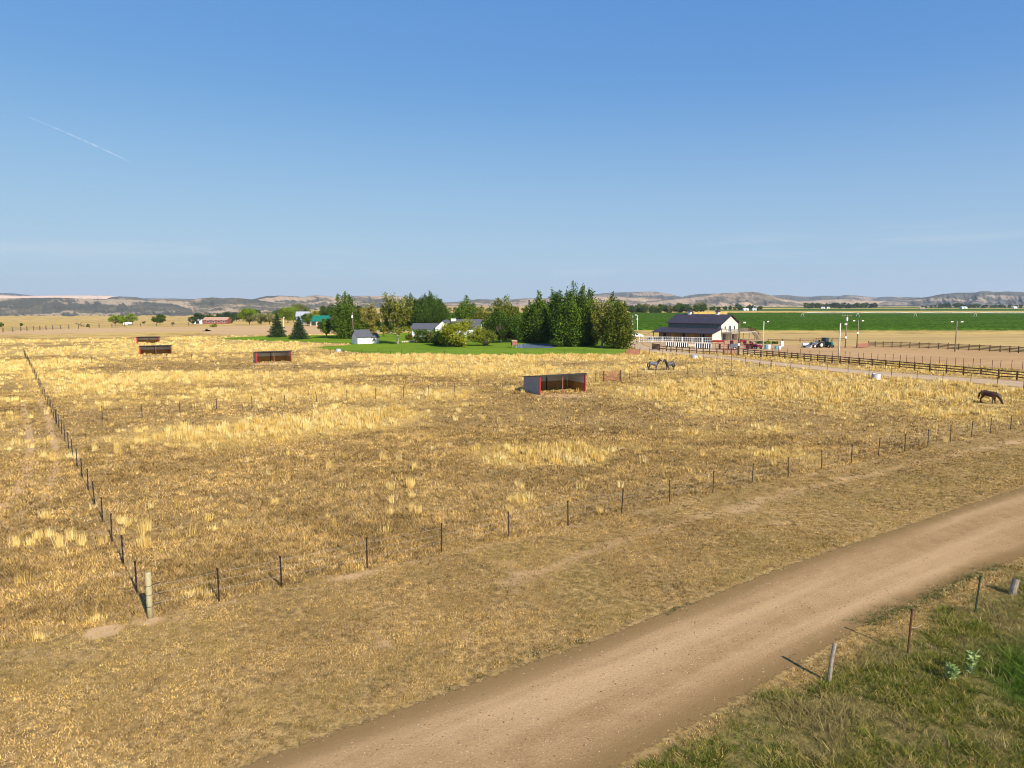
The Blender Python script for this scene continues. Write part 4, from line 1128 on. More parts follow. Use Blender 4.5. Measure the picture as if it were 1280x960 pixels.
GC = 'poplars in the grove beside the pond'; GH = 'trees round the farmhouse'; GW = 'trees by the distant houses'
for t in [
    ('poplar', 662, 428, 377, 22, 'low leaning poplar on the outer flank of the grove, next to the pond', None, GC),
    ('poplar', 674, 428.3, 363, 30, 'broad poplar with a thin single spire, standing behind the pond', None, GC),
    ('poplar', 690, 427, 361, 30, 'dark poplar deep in the grove between the pond poplar and the tallest one', DARKG, GC),
    ('poplar', 700, 430, 361.5, 24, 'slim dark poplar close before the tallest poplar', DARKG, GC),
    ('poplar', 716, 433, 352, 36, 'tallest poplar rising from the middle of the dense grove', None, GC),
    ('poplar', 736, 432, 358.5, 28, 'second tallest poplar with a forked top beside the tallest one', None, GC),
    ('poplar', 765, 426, 364.5, 20, 'dark pointed poplar standing behind the two pale trunked trees', DARKG, GC),
    ('sparse', 752, 434.5, 374, 30, 'thin yellowish cottonwood with a pale forked trunk at the drive end of the grove', None, GC),
    ('poplar', 773.5, 435.5, 374, 30, 'olive poplar with a whitewashed trunk foot, nearest to the white car', [(0.055, 0.085, 0.017), (0.075, 0.105, 0.022), (0.038, 0.062, 0.012), (0.105, 0.115, 0.03)], GC),
    ('bush', 697, 433.5, 423.5, 18, 'dark green shrub on the pond edge under the grove', None, GC),
    ('bush', 706, 432.6, 425, 12, 'small grey green shrub under the tallest poplar', GREYG, GC),
    ('bush', 727, 432, 422, 22, 'wide dark shrub in the shade under the second tallest poplar', DARKG, GC),
    ('bush', 742, 431, 421, 18, 'yellow green shrub beside the pale forked trunk', YELLOWG, GC),
    ('bush', 761, 432, 423, 16, 'dark shrub between the two pale trunked trees', DARKG, GC),
    ('poplar', 583, 416, 369, 30, 'lone dense poplar rising directly behind the gabled white house', None, GH),
    ('poplar', 602, 418, 382, 20, 'thin yellowing poplar just beside the lone dense one behind the house', OLIVE, GH),
    ('poplar', 633, 424, 370, 36, 'tall airy poplar with a twin top between house and grove', [(0.055, 0.09, 0.018), (0.085, 0.12, 0.025), (0.04, 0.065, 0.013), (0.14, 0.15, 0.04)], GH),
    ('round', 626, 428.5, 394, 52, 'wide dark tree before the twin topped poplar', DARKG, GH),
    ('bush', 576, 433, 403, 55, 'large yellow green bush in front of the gabled white house', YELLOWG, GH),
    ('bush', 551, 431.5, 412, 24, 'dark green bush on the flank of the large yellow green bush', GREEN, GH),
    ('bush', 608, 432.5, 413.5, 26, 'rounded olive bush at the pond side of the large yellow green bush', OLIVE[:3], GH),
    ('bush', 530, 428.4, 410.5, 29, 'rounded dark green bush before the grey house roof', GREEN, GH),
    ('bush', 543, 429, 415, 19, 'brownish green low bush between two rounded bushes before the house', [(0.09, 0.085, 0.04), (0.06, 0.065, 0.025)], GH),
    ('bush', 512, 425, 418, 10, 'small reddish green shrub at the corner of the grey roofed house', [(0.10, 0.08, 0.03), (0.07, 0.075, 0.02)], GH),
    ('poplar', 539, 411, 363.5, 34, 'tall dark poplar with a double spire behind the grey house roof', DARKG, GH),
    ('poplar', 551, 413, 374, 20, 'shorter dark poplar touching the double spired one', DARKG, GH),
    ('poplar', 525, 412, 372, 22, 'dark poplar between the double spired one and the pale cottonwood', DARKG, GH),
    ('poplar', 514, 411, 366.5, 24, 'dark pointed poplar half hidden by the pale cottonwood', DARKG, GH),
    ('sparse', 497, 430, 367, 46, 'large pale limbed cottonwood with bare top twigs beside the white shed', None, GH),
    ('sparse', 461, 423, 379, 24, 'small dry pale cottonwood rising behind the white shed', [(0.17, 0.155, 0.055), (0.11, 0.12, 0.03)], GH),
    ('poplar', 433, 423, 364.5, 27, 'tall broad poplar behind the wooden pole at the white shed', GREEN, GH),
    ('poplar', 449, 423, 381, 23, 'low full poplar between the tall broad one and the dry cottonwood', GREEN, GH),
    ('round', 408, 422.5, 397, 19, 'small round tree on the lawn beside the two spruces', GREEN, GH),
    ('spruce', 347, 421.5, 392.5, 24, 'blue green spruce standing farther from the white shed', None, 'pair of spruces on the lawn'),
    ('spruce', 374, 424, 396, 25, 'blue green spruce standing closer to the white shed', None, 'pair of spruces on the lawn'),
    ('round', 312, 405.5, 386, 24, 'bright green round tree at the edge of the pale dry plot', BRIGHT, GW),
    ('round', 326, 405.5, 393, 20, 'grey green willow like tree between the bright green tree and the spruce', GREYG, GW),
    ('round', 337, 405.5, 391, 18, 'silvery olive tree just behind the first spruce', GREYG, GW),
    ('round', 322, 402.5, 388, 9, 'small dark tree peeking over the grey green willow like tree', DARKG, GW),
    ('round', 360, 404, 383.5, 22, 'olive green tree between the tops of the two spruces', BRIGHT, GW),
    ('airy', 374, 399, 381, 26, 'broad dark tree rising behind the blue grey house', OLIVE[:3], GW),
    ('round', 384, 407.5, 391, 14, 'compact green tree in front of the blue grey house', GREEN, GW),
    ('round', 397, 401, 387, 14, 'yellow green tree between the blue grey house and the green roof', YELLOWG, GW),
    ('round', 411, 403, 380.5, 22, 'dark round tree directly behind the green roofed barn', DARKG, GW),
    ('round', 367, 402.5, 390, 12, 'small bright tree at the pole beside the blue grey house', BRIGHT, GW),
    ('round', 288, 404.5, 397, 11, 'dark tree at the end wall of the long red house', DARKG, GW),
    ('round', 241, 405.5, 396, 12, 'small blue green tree in front of a larger one by the red house', BLUEG, GW),
    ('round', 248, 405, 391.5, 15, 'large blue green tree beside the white end of the red house', BLUEG, GW),
    ('bush', 267.5, 409, 404.8, 10, 'bright yellow green bush on the plain before the long red house', YELLOWG, GW),
    ('airy', 144, 407, 394.5, 14, 'pale green tree first of the three on the far plain, beyond the west shelters', BRIGHT, 'three pale trees on the far plain'),
    ('airy', 154, 406.8, 394, 14, 'pale green tree in the middle of the three on the far plain', BRIGHT, 'three pale trees on the far plain'),
    ('airy', 165, 405.5, 392, 13, 'taller pale green tree closing the three on the far plain', BRIGHT, 'three pale trees on the far plain'),
    ('round', 200, 405.5, 393.4, 17, 'lone dark round tree on the plain between three pale trees and the red house', DARKG, GW),
    ('bush', 1, 409, 403.5, 7, 'green bush at the very edge of the far plain under the grey cliffs', GREEN, 'bushes on the far plain'),
    ('bush', 26.5, 407.5, 404, 4, 'small black looking bush on the open plain, nearest the plain edge', DARKG, 'bushes on the far plain'),
    ('bush', 110, 408.5, 405.3, 4, 'small dark bush beside the fallen dead trunk on the plain', DARKG, 'bushes on the far plain'),
    ('bush', 216, 405.8, 402.8, 4, 'small brown bush on the plain beside the lone dark round tree', [(0.09, 0.07, 0.03), (0.06, 0.05, 0.02)], 'bushes on the far plain'),
    ('bush', 180, 404.5, 401, 4, 'small tan bush between the three pale trees and the lone dark tree', [(0.14, 0.11, 0.05), (0.1, 0.08, 0.03)], 'bushes on the far plain'),
]:
    kind, px, by, ty, w, label, pal, grp = t
    o = tree(kind, px, by, ty, w, label, pal, 'bush' if kind == 'bush' else 'tree', grp)
    if kind == 'poplar' and px == 773.5:
        b = MB(); b.tube([(0, 0, 0), (.02, 0, .5), (.04, 0, 1.0)], [.40, .37, .35], 10); b.build('painted_trunk_foot', M_white, o, True)
o = empty('dead_trunk', G(100, 408), .3, 'fallen dark dead trunk with a raised branch on the far plain', 'dead tree')
b = MB(); b.tube([(-2.5, 0, 1.9), (-1, 0, 1.3), (1, .1, .5), (2.4, 0, .1)], [.12, .3, .34, .2], 7); b.tube([(0, 0, .9), (.6, .3, 2.0), (1.4, .4, 2.5)], [.18, .1, .05], 5); b.build('trunk', M_bark, o, True)

# far tree lines: a few shared meshes, every tree an object
def far_variants():
    out = []
    for k, (h, w, pal, kind) in enumerate([(12, 11, DARKG, 'round'), (10, 10, BLUEG, 'round'), (13, 8, DARKG, 'poplar'), (11, 12, GREYG, 'round'), (11, 9, GREEN, 'round')]):
        T, V, C, bark = gen_tree(kind, h, w, 900 + k, pal)
        tm = T.data('trunk', M_bark, True)
        tmp = mesh_np('crown', V, np.arange(len(V)), 4, M_leaf, cols=C); cm = tmp.data; bpy.data.objects.remove(tmp)
        out.append((tm, cm, h))
    return out
FV = far_variants()


def far_tree(px, dist, hgt, v, label, group, base=None):
    u = (px - 640) / FPX; x = u * dist / CP if False else u * (dist * CP + H * SP); z = float(gz(x, dist)) if base is None else base
    tm, cm, h0 = FV[v]; s = hgt / h0
    o = empty('distant_tree', (x, dist, z), random.random() * 6.28, label, 'tree', group); o.scale = (s * random.uniform(.9, 1.3), s * random.uniform(.9, 1.3), s)
    inst('trunk', tm, o); inst('crown', cm, o)


rt = random.Random(4)
for k in range(30):      # tree line beyond the crop behind the barn
    far_tree(788 + k * 3.2 + rt.uniform(-1.5, 1.5), 860 + rt.uniform(0, 60), rt.uniform(7, 13), rt.choice([0, 0, 2, 4, 3]), 'green tree in the tree line along the far edge of the crop behind the barn', 'tree line behind the barn')
for k in range(16):
    far_tree(888 + k * 4.2 + rt.uniform(-2, 2), 1150 + rt.uniform(0, 250), rt.uniform(5, 11), rt.choice([0, 1, 2]), 'small dark tree scattered about the far farm beyond the hay stack', 'trees about the far farm')
for k in range(34):
    far_tree(1008 + k * 2.6 + rt.uniform(-1.5, 1.5), 1720 + rt.uniform(0, 150), rt.uniform(8, 15), rt.choice([0, 1, 1, 2]), 'dark tree in the short wood beyond the far green field', 'short wood beyond the green field')
for k in range(46):
    far_tree(1152 + k * 3.4 + rt.uniform(-2, 2), 1760 + rt.uniform(0, 200), rt.uniform(7, 15) if 6 < k < 22 else rt.uniform(4, 10), rt.choice([0, 1, 1, 2]), 'dark tree in the long tree line at the foot of the bare ridge', 'long tree line under the bare ridge')
for k in range(11):
    far_tree(249 + k * 4.6 + rt.uniform(-1, 1), 640 + rt.uniform(0, 60), rt.uniform(6, 9), rt.choice([1, 1, 2]), 'dark tree in the row behind the long red house', 'row of trees behind the red house')
for k in range(12):
    far_tree(296 + k * 11 + rt.uniform(-4, 4), 620 + rt.uniform(0, 120), rt.uniform(6, 11), rt.choice([0, 2, 4]), 'green tree standing behind the distant houses and spruces', 'trees behind the distant houses')
for k in range(16):
    far_tree(556 + k * 6.5 + rt.uniform(-2, 2), 900 + rt.uniform(0, 200), rt.uniform(4, 8), rt.choice([0, 1, 3]), 'small far tree glimpsed between the farmhouse trees', 'trees glimpsed between the farmhouse trees')


# ------------------------------------------------------------------ buildings
def gable_body(W, D, he, hr):
    """ridge along X; walls from z=0"""
    b = MB(); n = [(0, 0), (D, 0), (D, he), (D / 2, hr), (0, he)]; b.prism(n, 0, W, 'x'); return b


def gable_roof(W, D, he, hr, ov=.35, th=.14):
    sl = (hr - he) / (D / 2); b = MB(); e = .02
    b.prism([(-ov, he - ov * sl + e), (D / 2, hr + e), (D / 2, hr + th + e), (-ov, he - ov * sl + th + e)], -ov, W + ov, 'x')
    b2 = [(D / 2 + .003, hr + e), (D + ov, he - ov * sl + e), (D + ov, he - ov * sl + th + e), (D / 2 + .003, hr + th + e)]
    b.prism(b2, -ov, W + ov, 'x'); return b


def window(o, c, w, h, axis, fr=M_white, d=1):
    """axis 'x': on a wall whose normal is +-X ; 'y' likewise"""
    s = (lambda a, b, t: (t, a, b)) if axis == 'x' else (lambda a, b, t: (a, t, b))
    off = Vector((d * .03, 0, 0)) if axis == 'x' else Vector((0, d * .03, 0))
    b = MB(); b.box(Vector(c) + off * .5, s(w + .16, h + .16, .06)); f = b.build('window', fr, o)
    b = MB(); b.box(Vector(c) + off * 1.6, s(w, h, .05)); b.build('pane', M_glass, f)
    return f


# --- charcoal roofed barn with living quarters
bp0 = G(901, 427.2)
barn = empty('barn', bp0, R(-43), 'large barn with charcoal roofs, cream gable end and raised timber deck', 'barn')
L, W, he, hr = 17.5, 11.0, 5.35, 7.75
b = MB(); b.prism([(0, 0), (W, 0), (W, he), (W / 2, hr - .05), (0, he)], -L, -.05, 'x'); b.build('wall', M_siding, barn)
b = MB(); b.prism([(0, 0), (W, 0), (W, he - .04), (W / 2, hr - .09), (0, he - .04)], -.045, .03, 'x'); b.build('gable_wall', M_cream, barn)
bb = gable_roof(L, W, he, hr, .55, .16); bb.v = [(x - L, y, z) for x, y, z in bb.v]; roof = bb.build('roof', M_roofdark, barn)
b = MB()
sl = (hr - he) / (W / 2)
for sgn in (0, 1):
    y0 = -.55 if sgn == 0 else W + .55
    b.beam((.58, y0, he - .55 * sl + .08), (.58, W / 2, hr + .08), .04, .24)
b.build('barge_board', M_black, barn)
for f in (.24, .77):
    cx = -L + L * f
    b = MB(); b.box((cx, W / 2, hr + .45), (.95, .95, .9)); cu = b.build('cupola', M_white, roof)
    b = MB(); b.add([(cx - .75, W / 2 - .75, hr + .9), (cx + .75, W / 2 - .75, hr + .9), (cx + .75, W / 2 + .75, hr + .9), (cx - .75, W / 2 + .75, hr + .9), (cx, W / 2, hr + 1.65)], [[0, 1, 4], [1, 2, 4], [2, 3, 4], [3, 0, 4], [3, 2, 1, 0]])
    b.tube([(cx, W / 2, hr + 1.6), (cx, W / 2, hr + 1.95)], .03, 5); b.build('cupola_roof', M_roofdark, roof)
# lean-to
zl0, zl1, Dl = 3.75, 2.55, 5.4
b = MB(); b.prism([(-Dl - .5, zl1 - .11), (-.02, zl0), (-.02, zl0 + .14), (-Dl - .5, zl1 + .03)], -L - 2.4, .45, 'x'); b.build('lean_to_roof', M_roofdark, barn)
b = MB(); b.prism([(-Dl, 0), (-.02, 0), (-.02, zl0 - .02), (-Dl, zl1 - .02)], -.05, .03, 'x'); b.build('lean_to_wall', M_cream, barn)
b = MB(); b.box((-L / 2 - .6, -3.6, 1.35), (L + 1.0, .12, 2.6)); b.build('stall_wall', MAT('stall_wood', (0.30, 0.22, 0.13), (0.2, 0.14, 0.08), 2, 0.85, 0, .3, (6, 1, 1)), barn)
for k in range(6):
    cx = -L - .2 + k * 3.2 + .9
    b = MB(); b.box((cx, -3.72, 1.15), (1.35, .08, 2.2)); b.build('stall_door', M_black if k % 2 == 0 else M_kick, barn)
for k in range(7):
    cx = -L - 1.9 + k * (L + 1.9) / 6 - .1
    b = MB(); b.box((cx, -Dl + .1, zl1 / 2 - .02), (.18, .18, zl1 - .06)); b.build('lean_to_post', M_greywood, barn)
# gable openings
for cy in (2.3, 8.4): window(barn, (.04, cy, 4.0), .75, .95, 'x', M_white)
b = MB(); b.box((.055, 5.4, 3.72), (.06, 1.9, 2.1)); dr = b.build('french_door', M_white, barn)
for s in (-.47, .47):
    b = MB(); b.box((.095, 5.4 + s, 3.72), (.05, .72, 1.85)); b.build('pane', M_glass, dr)
window(barn, (.04, 1.9, 1.35), 1.5, 1.5, 'x', MAT('teal_frame', (0.18, 0.33, 0.31), None, 4)); window(barn, (.04, 7.6, 1.35), 1.6, 1.3, 'x', MAT('teal_frame', (0.18, 0.33, 0.31), None, 4))
b = MB(); b.box((.055, 4.8, 1.05), (.06, 1.0, 2.05)); dd = b.build('door', M_white, barn)
b = MB(); b.box((.10, 5.15, 1.0), (.05, .1, .1)); b.build('handle', M_black, dd)
b = MB(); b.tube([(.03, W / 2, 6.75), (.07, W / 2, 6.75)], .22, 12); b.build('gable_vent', M_decking, barn)
# deck
dz, dx, dy0, dy1 = 2.6, 3.3, -.2, 16.2
b = MB(); b.box((dx / 2 + .05, (dy0 + dy1) / 2, dz), (dx, dy1 - dy0, .2)); deck = b.build('deck', M_decking, barn)
b = MB(); b.box((dx + .07, (dy0 + dy1) / 2, dz - .02), (.05, dy1 - dy0, .3)); b.build('deck_fascia', M_decking, deck)
for cy in np.linspace(dy0 + .15, dy1 - .15, 5):
    b = MB(); b.box((dx - .1, cy, dz / 2 - .05), (.2, .2, dz - .1)); b.build('deck_post', M_greywood, barn)
for cy in (dy1 - 4.0, dy1 - .15):
    b = MB(); b.beam((dx - .1, cy, dz - 1.1), (dx - .1, cy + (1 if cy < dy1 - 1 else -1), dz - .12), .12, .12); b.build('knee_brace', M_decking, barn)
def railing(a, c, mat=M_greywood):
    a = Vector(a); c = Vector(c); n = max(2, int((c - a).length / 1.6)); b = MB()
    for k in range(n + 1):
        p = a.lerp(c, k / n); b.box(p + Vector((0, 0, .52)), (.1, .1, 1.05))
    for z in (.12, 1.04): b.beam(a + Vector((0, 0, z)), c + Vector((0, 0, z)), .08, .07)
    m_ = int((c - a).length / .16)
    for k in range(m_):
        p = a.lerp(c, (k + .5) / m_); b.box(p + Vector((0, 0, .56)), (.03, .03, .9))
    b.build('railing', mat, barn)
railing((dx, dy0 + .05, dz + .1), (dx, W - .2, dz + .1)); railing((dx, W, dz + .1), (dx, dy1, dz + .1), M_board); railing((.2, dy1 - .02, dz + .1), (dx - 1.4, dy1 - .02, dz + .1), M_board)
railing((.2, dy0, dz + .1), (dx - .2, dy0, dz + .1)); railing((.2, W + .3, dz + .1), (.2, dy1 - .2, dz + .1), M_board)
b = MB(); ns_ = 13; run = 4.3
for k in range(ns_):
    f = (k + .5) / ns_; b.box((dx - .65, dy1 + run * f, dz * (1 - f) + .02), (1.2, run / ns_ + .06, .06))
for s in (-.62, .62): b.beam((dx - .65 + s, dy1, dz - .05), (dx - .65 + s, dy1 + run, .02), .06, .28)
st_ = b.build('stairs', M_greywood, barn)
b = MB()
for s in (-.62, .62):
    b.beam((dx - .65 + s, dy1, dz + 1.05), (dx - .65 + s, dy1 + run, 1.0), .08, .08); b.beam((dx - .65 + s, dy1, dz + .55), (dx - .65 + s, dy1 + run, .5), .06, .06)
    for f in (0, .5, 1): b.box((dx - .65 + s, dy1 + run * f, dz * (1 - f) + .5), (.09, .09, 1.0))
b.build('handrail', M_board, st_)

# --- hay stack behind the barn
hp = G(886, 415.5); hp = Vector((hp.x, 300, 0)); hp.x = (886 - 640) / FPX * (300 * CP + H * SP)
hay = empty('hay_stack', hp, R(-6), 'long golden hay stack standing behind the barn roof', 'hay stack')
nlay = 6
for k in range(nlay):
    b = MB(); Lk = 17.5 - .42 * k - (1.2 if k == nlay - 1 else 0); z = k * 1.27
    for j in range(7):
        for q in range(2):
            b.box((-Lk / 2 + (j + .5) * Lk / 7 + rng.normal() * .03, -1.3 + q * 2.6, z + .635), (Lk / 7 - .05, 2.5, 1.25))
    b.build('bale_layer', M_hay, hay, bevel=.08)

# --- white shed (two volumes)
def house(name, label, cat, loc, rz, W, D, he, hr, wallm, roofm, group=None):
    o = empty(name, loc, rz, label, cat, group)
    gable_body(W, D, he, hr).build('wall', wallm, o); gable_roof(W, D, he, hr).build('roof', roofm, o); return o


sp = G(447.2, 430.2)
sh = house('garden_shed', 'small white shed with slate roof and lower side room beside the wooden pole', 'shed', sp, R(38), 4.1, 3.5, 2.15, 3.75, M_white, M_shingle)
for k in range(3):
    b = MB(); b.box((.75 + k * 1.1, -.03, 1.02), (.62, .05, 1.9)); b.build('door' if k == 1 else 'panel', M_palesteel if k != 1 else M_cream, sh)
b = MB(); b.prism([(.5, 0), (3.1, 0), (3.1, 1.75), (1.8, 2.75), (.5, 1.75)], 4.105, 6.6, 'x'); b.build('side_room', M_white, sh)
rr = gable_roof(2.3, 2.6, 1.75, 2.75, .22, .1); rr.v = [(x + 4.36, y + .5, z) for x, y, z in rr.v]; rr.build('side_roof', M_shingle, sh)
b = MB(); b.box((5.2, .47, 1.1), (.5, .05, .6)); b.build('window', M_glass, sh)

# --- farmhouse behind the bushes
hp = G(515, 421); fh = empty('farmhouse', hp, R(-4), 'white farmhouse with grey shingle roofs and a front gable, half hidden by bushes', 'house')
b = gable_body(14.5, 8, 2.6, 4.3); b.build('wall', M_white, fh); gable_roof(14.5, 8, 2.6, 4.3, .45, .16).build('roof', M_shingle, fh)
b = MB(); b.prism([(8.4, 0), (13.8, 0), (13.8, 3.2), (11.1, 5.5), (8.4, 3.2)], -2.2, 2.0, 'y'); b.build('front_gable', M_white, fh)
b = MB()
for a, c in (((7.9, 2.80), (11.1, 5.52)), ((11.103, 5.52), (14.3, 2.80))):
    b.prism([(a[0], a[1] + .02), (c[0], c[1] + .02), (c[0], c[1] + .2), (a[0], a[1] + .2)], -2.6, 6.5, 'y')
b.build('gable_roof', M_shingle, fh)
b = gable_body(9.5, 9, 3.0, 5.6); b.v = [(x + 13.0, y + 2.5, z) for x, y, z in b.v]; b.build('wing_wall', M_white, fh)
b = gable_roof(9.5, 9, 3.0, 5.6, .5, .16); b.v = [(x + 13.0, y + 2.5, z) for x, y, z in b.v]; b.build('wing_roof', M_shingle, fh)
b = MB(); b.box((13.2, 6.5, 5.55), (1.6, 1.2, .9)); b.build('dormer', M_white, fh)
for cx in (2.2, 5.2, 7.8): window(fh, (cx, -.02, 1.4), 1.1, 1.2, 'y', M_white, -1)
window(fh, (11.1, -2.22, 1.6), 1.8, 1.4, 'y', M_white, -1)
b = MB(); b.box((3.7, -.04, 1.05), (.95, .06, 2.1)); b.build('door', M_bluehouse, fh)

# --- distant houses
hp = G(370.5, 405); o = house('house', 'distant blue grey house with a pale gable among the trees', 'house', hp, R(12), 7.0, 8.0, 4.5, 7.0, M_bluehouse, MAT('pale_grey_roof', (0.36, 0.38, 0.42), None, 4), 'distant houses')
window(o, (2.0, -.02, 3.0), 1, 1.2, 'y', M_white, -1); window(o, (5.0, -.02, 3.0), 1, 1.2, 'y', M_white, -1)
hp = G(387.5, 407.3); o = house('barn', 'small distant barn with a bright green metal roof', 'barn', hp, R(14), 11, 8, 2.4, 5.0, M_stone, M_greenroof)
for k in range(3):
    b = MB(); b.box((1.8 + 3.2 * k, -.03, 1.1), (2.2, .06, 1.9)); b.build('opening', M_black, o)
b = MB(); b.prism([(-2, 0), (2, 0), (2, 3.5), (1.2, 4.7), (0, 5.1), (-1.2, 4.7), (-2, 3.5)], 10.8, 13.2, 'x'); b.build('side_bay', M_tanroof, o)
hp = G(254, 405); o = empty('house', hp, R(3), 'long low red brick house with a tan roof and white end porch', 'house', 'distant houses')
b = gable_body(15, 8, 2.6, 4.2); b.build('wall', M_brick, o); gable_roof(15, 8, 2.6, 4.2).build('roof', M_tanroof, o)
b = MB(); b.prism([(-5.5, 0), (-.8, 0), (-.8, 2.3), (-3.1, 3.6), (-5.5, 2.3)], -.8, 4, 'y'); b.build('porch', M_white, o)
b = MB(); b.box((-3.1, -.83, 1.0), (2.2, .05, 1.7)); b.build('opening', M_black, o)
for cx in (3, 6.5, 10, 13): window(o, (cx, -.02, 1.5), 1.3, 1.2, 'y', M_white, -1)
for px, dist, w, h, lab in [(162, 400, 3.2, 1.9, 'white horse trailer parked under the three pale trees'), ]:
    p = Vector(((px - 640) / FPX * dist, dist, float(gz((px - 640) / FPX * dist, dist))))
    o = empty('horse_trailer', p, .1, lab, 'trailer')
    b = MB(); b.box((0, 0, 1.15), (w, 1.8, 1.3)); b.box((-w / 2 - .5, 0, 1.05), (1.0, 1.8, 1.1)); b.build('body', M_white, o, bevel=.1)
    for s in (-1, 1):
        for cx in (.4, 1.3):
            b = MB(); b.disc((cx, s * 1.0, .38), .38, .22, 'y'); b.build('wheel', M_rubber, o)
    b = MB(); b.tube([(w / 2, 0, .6), (w / 2 + 1.2, 0, .5)], .06, 5); b.build('drawbar', M_black, o)
for px, dist, w, h, lab in [(930, 1180, 9, 4, 'white farm shed first in the pair on the far plain beyond the hay stack'), (941, 1200, 8, 3.4, 'lower white farm shed second in the pair on the far plain beyond the hay stack'), (1203, 1650, 14, 5, 'long white farm shed in the long tree line under the bare ridge'),
                            (1027, 1690, 8, 4, 'white farm shed in front of the short wood beyond the green field'), (1034, 1700, 6, 4, 'tiny white hut beside the shed before the short wood'), (1268, 1760, 10, 5, 'white shed in the last trees of the long tree line'),
                            (1150, 1500, 10, 3.5, 'tan roofed far shed standing at the edge of the far green field'), (938, 1700, 12, 7, 'pale grey farmstead roof among blue green trees beyond the pair of white sheds')]:
    p = Vector(((px - 640) / FPX * (dist * CP), dist, 0)); o = house('farm_shed', lab, 'shed', p, R(rt.uniform(-15, 15)), w, w * .6, h * .6, h, M_white if 'tan' not in lab else M_stone, MAT('tin_roof', (0.5, 0.5, 0.5), None, 3) if 'tan' not in lab else M_tanroof, 'far farm sheds')
    b = MB(); b.box((w / 2, -.04, h * .25), (w * .22, .06, h * .45)); b.build('door', M_greysteel, o)

# pond side objects
o = empty('duck_house', G(642.5, 434.6), .3, 'small red brown wooden hut on short legs at the pond edge', 'hut')
b = MB(); b.box((0, 0, 1.15), (1.3, 1.1, .9)); b.build('box', M_rustpanel, o); b = MB(); b.prism([(-.75, 1.6), (.75, 1.6), (.75, 1.66), (0, 1.95), (-.75, 1.66)], -.7, .7, 'x'); b.build('roof', M_tanroof, o)
for sx in (-.5, .5):
    for sy in (-.4, .4):
        b = MB(); b.box((sx, sy, .35), (.1, .1, .72)); b.build('leg', M_greywood, o)
for k, (px, py) in enumerate([(505, 428.4), (511, 428.2), (517, 428), (523, 427.8), (529, 428.6), (536, 429.2)]):
    pass
o = empty('stone_edging', G(503, 428.2), 0, 'low row of pale edging stones on the lawn below the farmhouse', 'stone edging')
b = MB(); e = G(520, 427.2) - G(503, 428.2)
for k in range(9):
    p = e * (k / 8); b.box((p.x, p.y, .22), (.42 + .1 * rng.random(), .4, .4 + .1 * rng.random()), rng.random())
b.build('stones', M_stone, o, bevel=.08)


# ------------------------------------------------------------------ stock tanks
def tank(label, px, py, r, h):
    o = empty('stock_tank', G(px, py), random.random(), label, 'water trough', 'galvanised stock tanks')
    b = MB(); b.tube([(0, 0, 0), (0, 0, h * .3), (0, 0, h * .32), (0, 0, h * .34), (0, 0, h * .62), (0, 0, h * .64), (0, 0, h * .66), (0, 0, h)], [r, r, r + .02, r, r, r + .02, r, r], 24); b.build('tank', M_galv, o)
    b = MB(); b.tube([(r * math.cos(a), r * math.sin(a), h) for a in np.linspace(0, 2 * math.pi, 25)], .035, 6); b.build('rim', M_galv, o)
    b = MB(); b.disc((0, 0, h + .004), r * .96, .006, 'z', 24); b.build('water', M_water_dark, o)
    b = MB(); b.tube([(-r - .15, 0, 0), (-r - .15, 0, h + .25), (-r + .15, 0, h + .2)], .035, 6); b.build('filler_pipe', M_black, o)


tank('round grey stock tank below the ranch drive, close to the two roan horses', 868, 449, .62, .78)
tank('round grey stock tank beside the drive fence, between the roan horses and the bay horse', 1095, 474, .60, .75)
tank('round pale stock tank at the corner of the lawn below the white shed', 423, 439.6, .62, .6)

# ------------------------------------------------------------------ poles
def pole(name, label, px, by, ty, mat, r=.15, heads=(), cross=False, box=None, collar=None, group='poles round the arena and barn', az=-.3):
    p = G(px, by); h = topz(p.y, ty); o = empty(name, p, az, label, 'pole', group)
    b = MB(); b.tube([(0, 0, -.1), (.02, 0, h * .5), (0.02, 0, h)], [r, r * .9, r * .72], 10); b.build('shaft', mat, o, True)
    for s, z in heads:
        b = MB(); b.beam((0, 0, h - z), (s * .85, 0, h - z + .05), .07, .07); b.build('arm', M_black, o)
        b = MB(); b.box((s * 1.0, -.05, h - z + .02), (.5, .42, .24), 0, 0, R(-25)); b.build('floodlight', M_white, o, bevel=.05)
    if cross:
        b = MB(); b.box((0, .14, h - .25), (2.2, .12, .14)); ca = b.build('cross_arm', mat, o)
        for s in (-.95, -.4, .95):
            b = MB(); b.tube([(s, .14, h - .18), (s, .14, h + .08)], [.05, .035], 7); b.build('insulator', M_palepole, ca)
    if box:
        b = MB(); b.tube([(.0, -.33, h - box - .45), (0, -.33, h - box + .35)], .24, 12); b.build('transformer', M_white, o)
    if collar:
        b = MB(); b.box((0, -.2, h * collar), (.42, .25, .5)); b.build('meter_box', M_white, o)
    return o


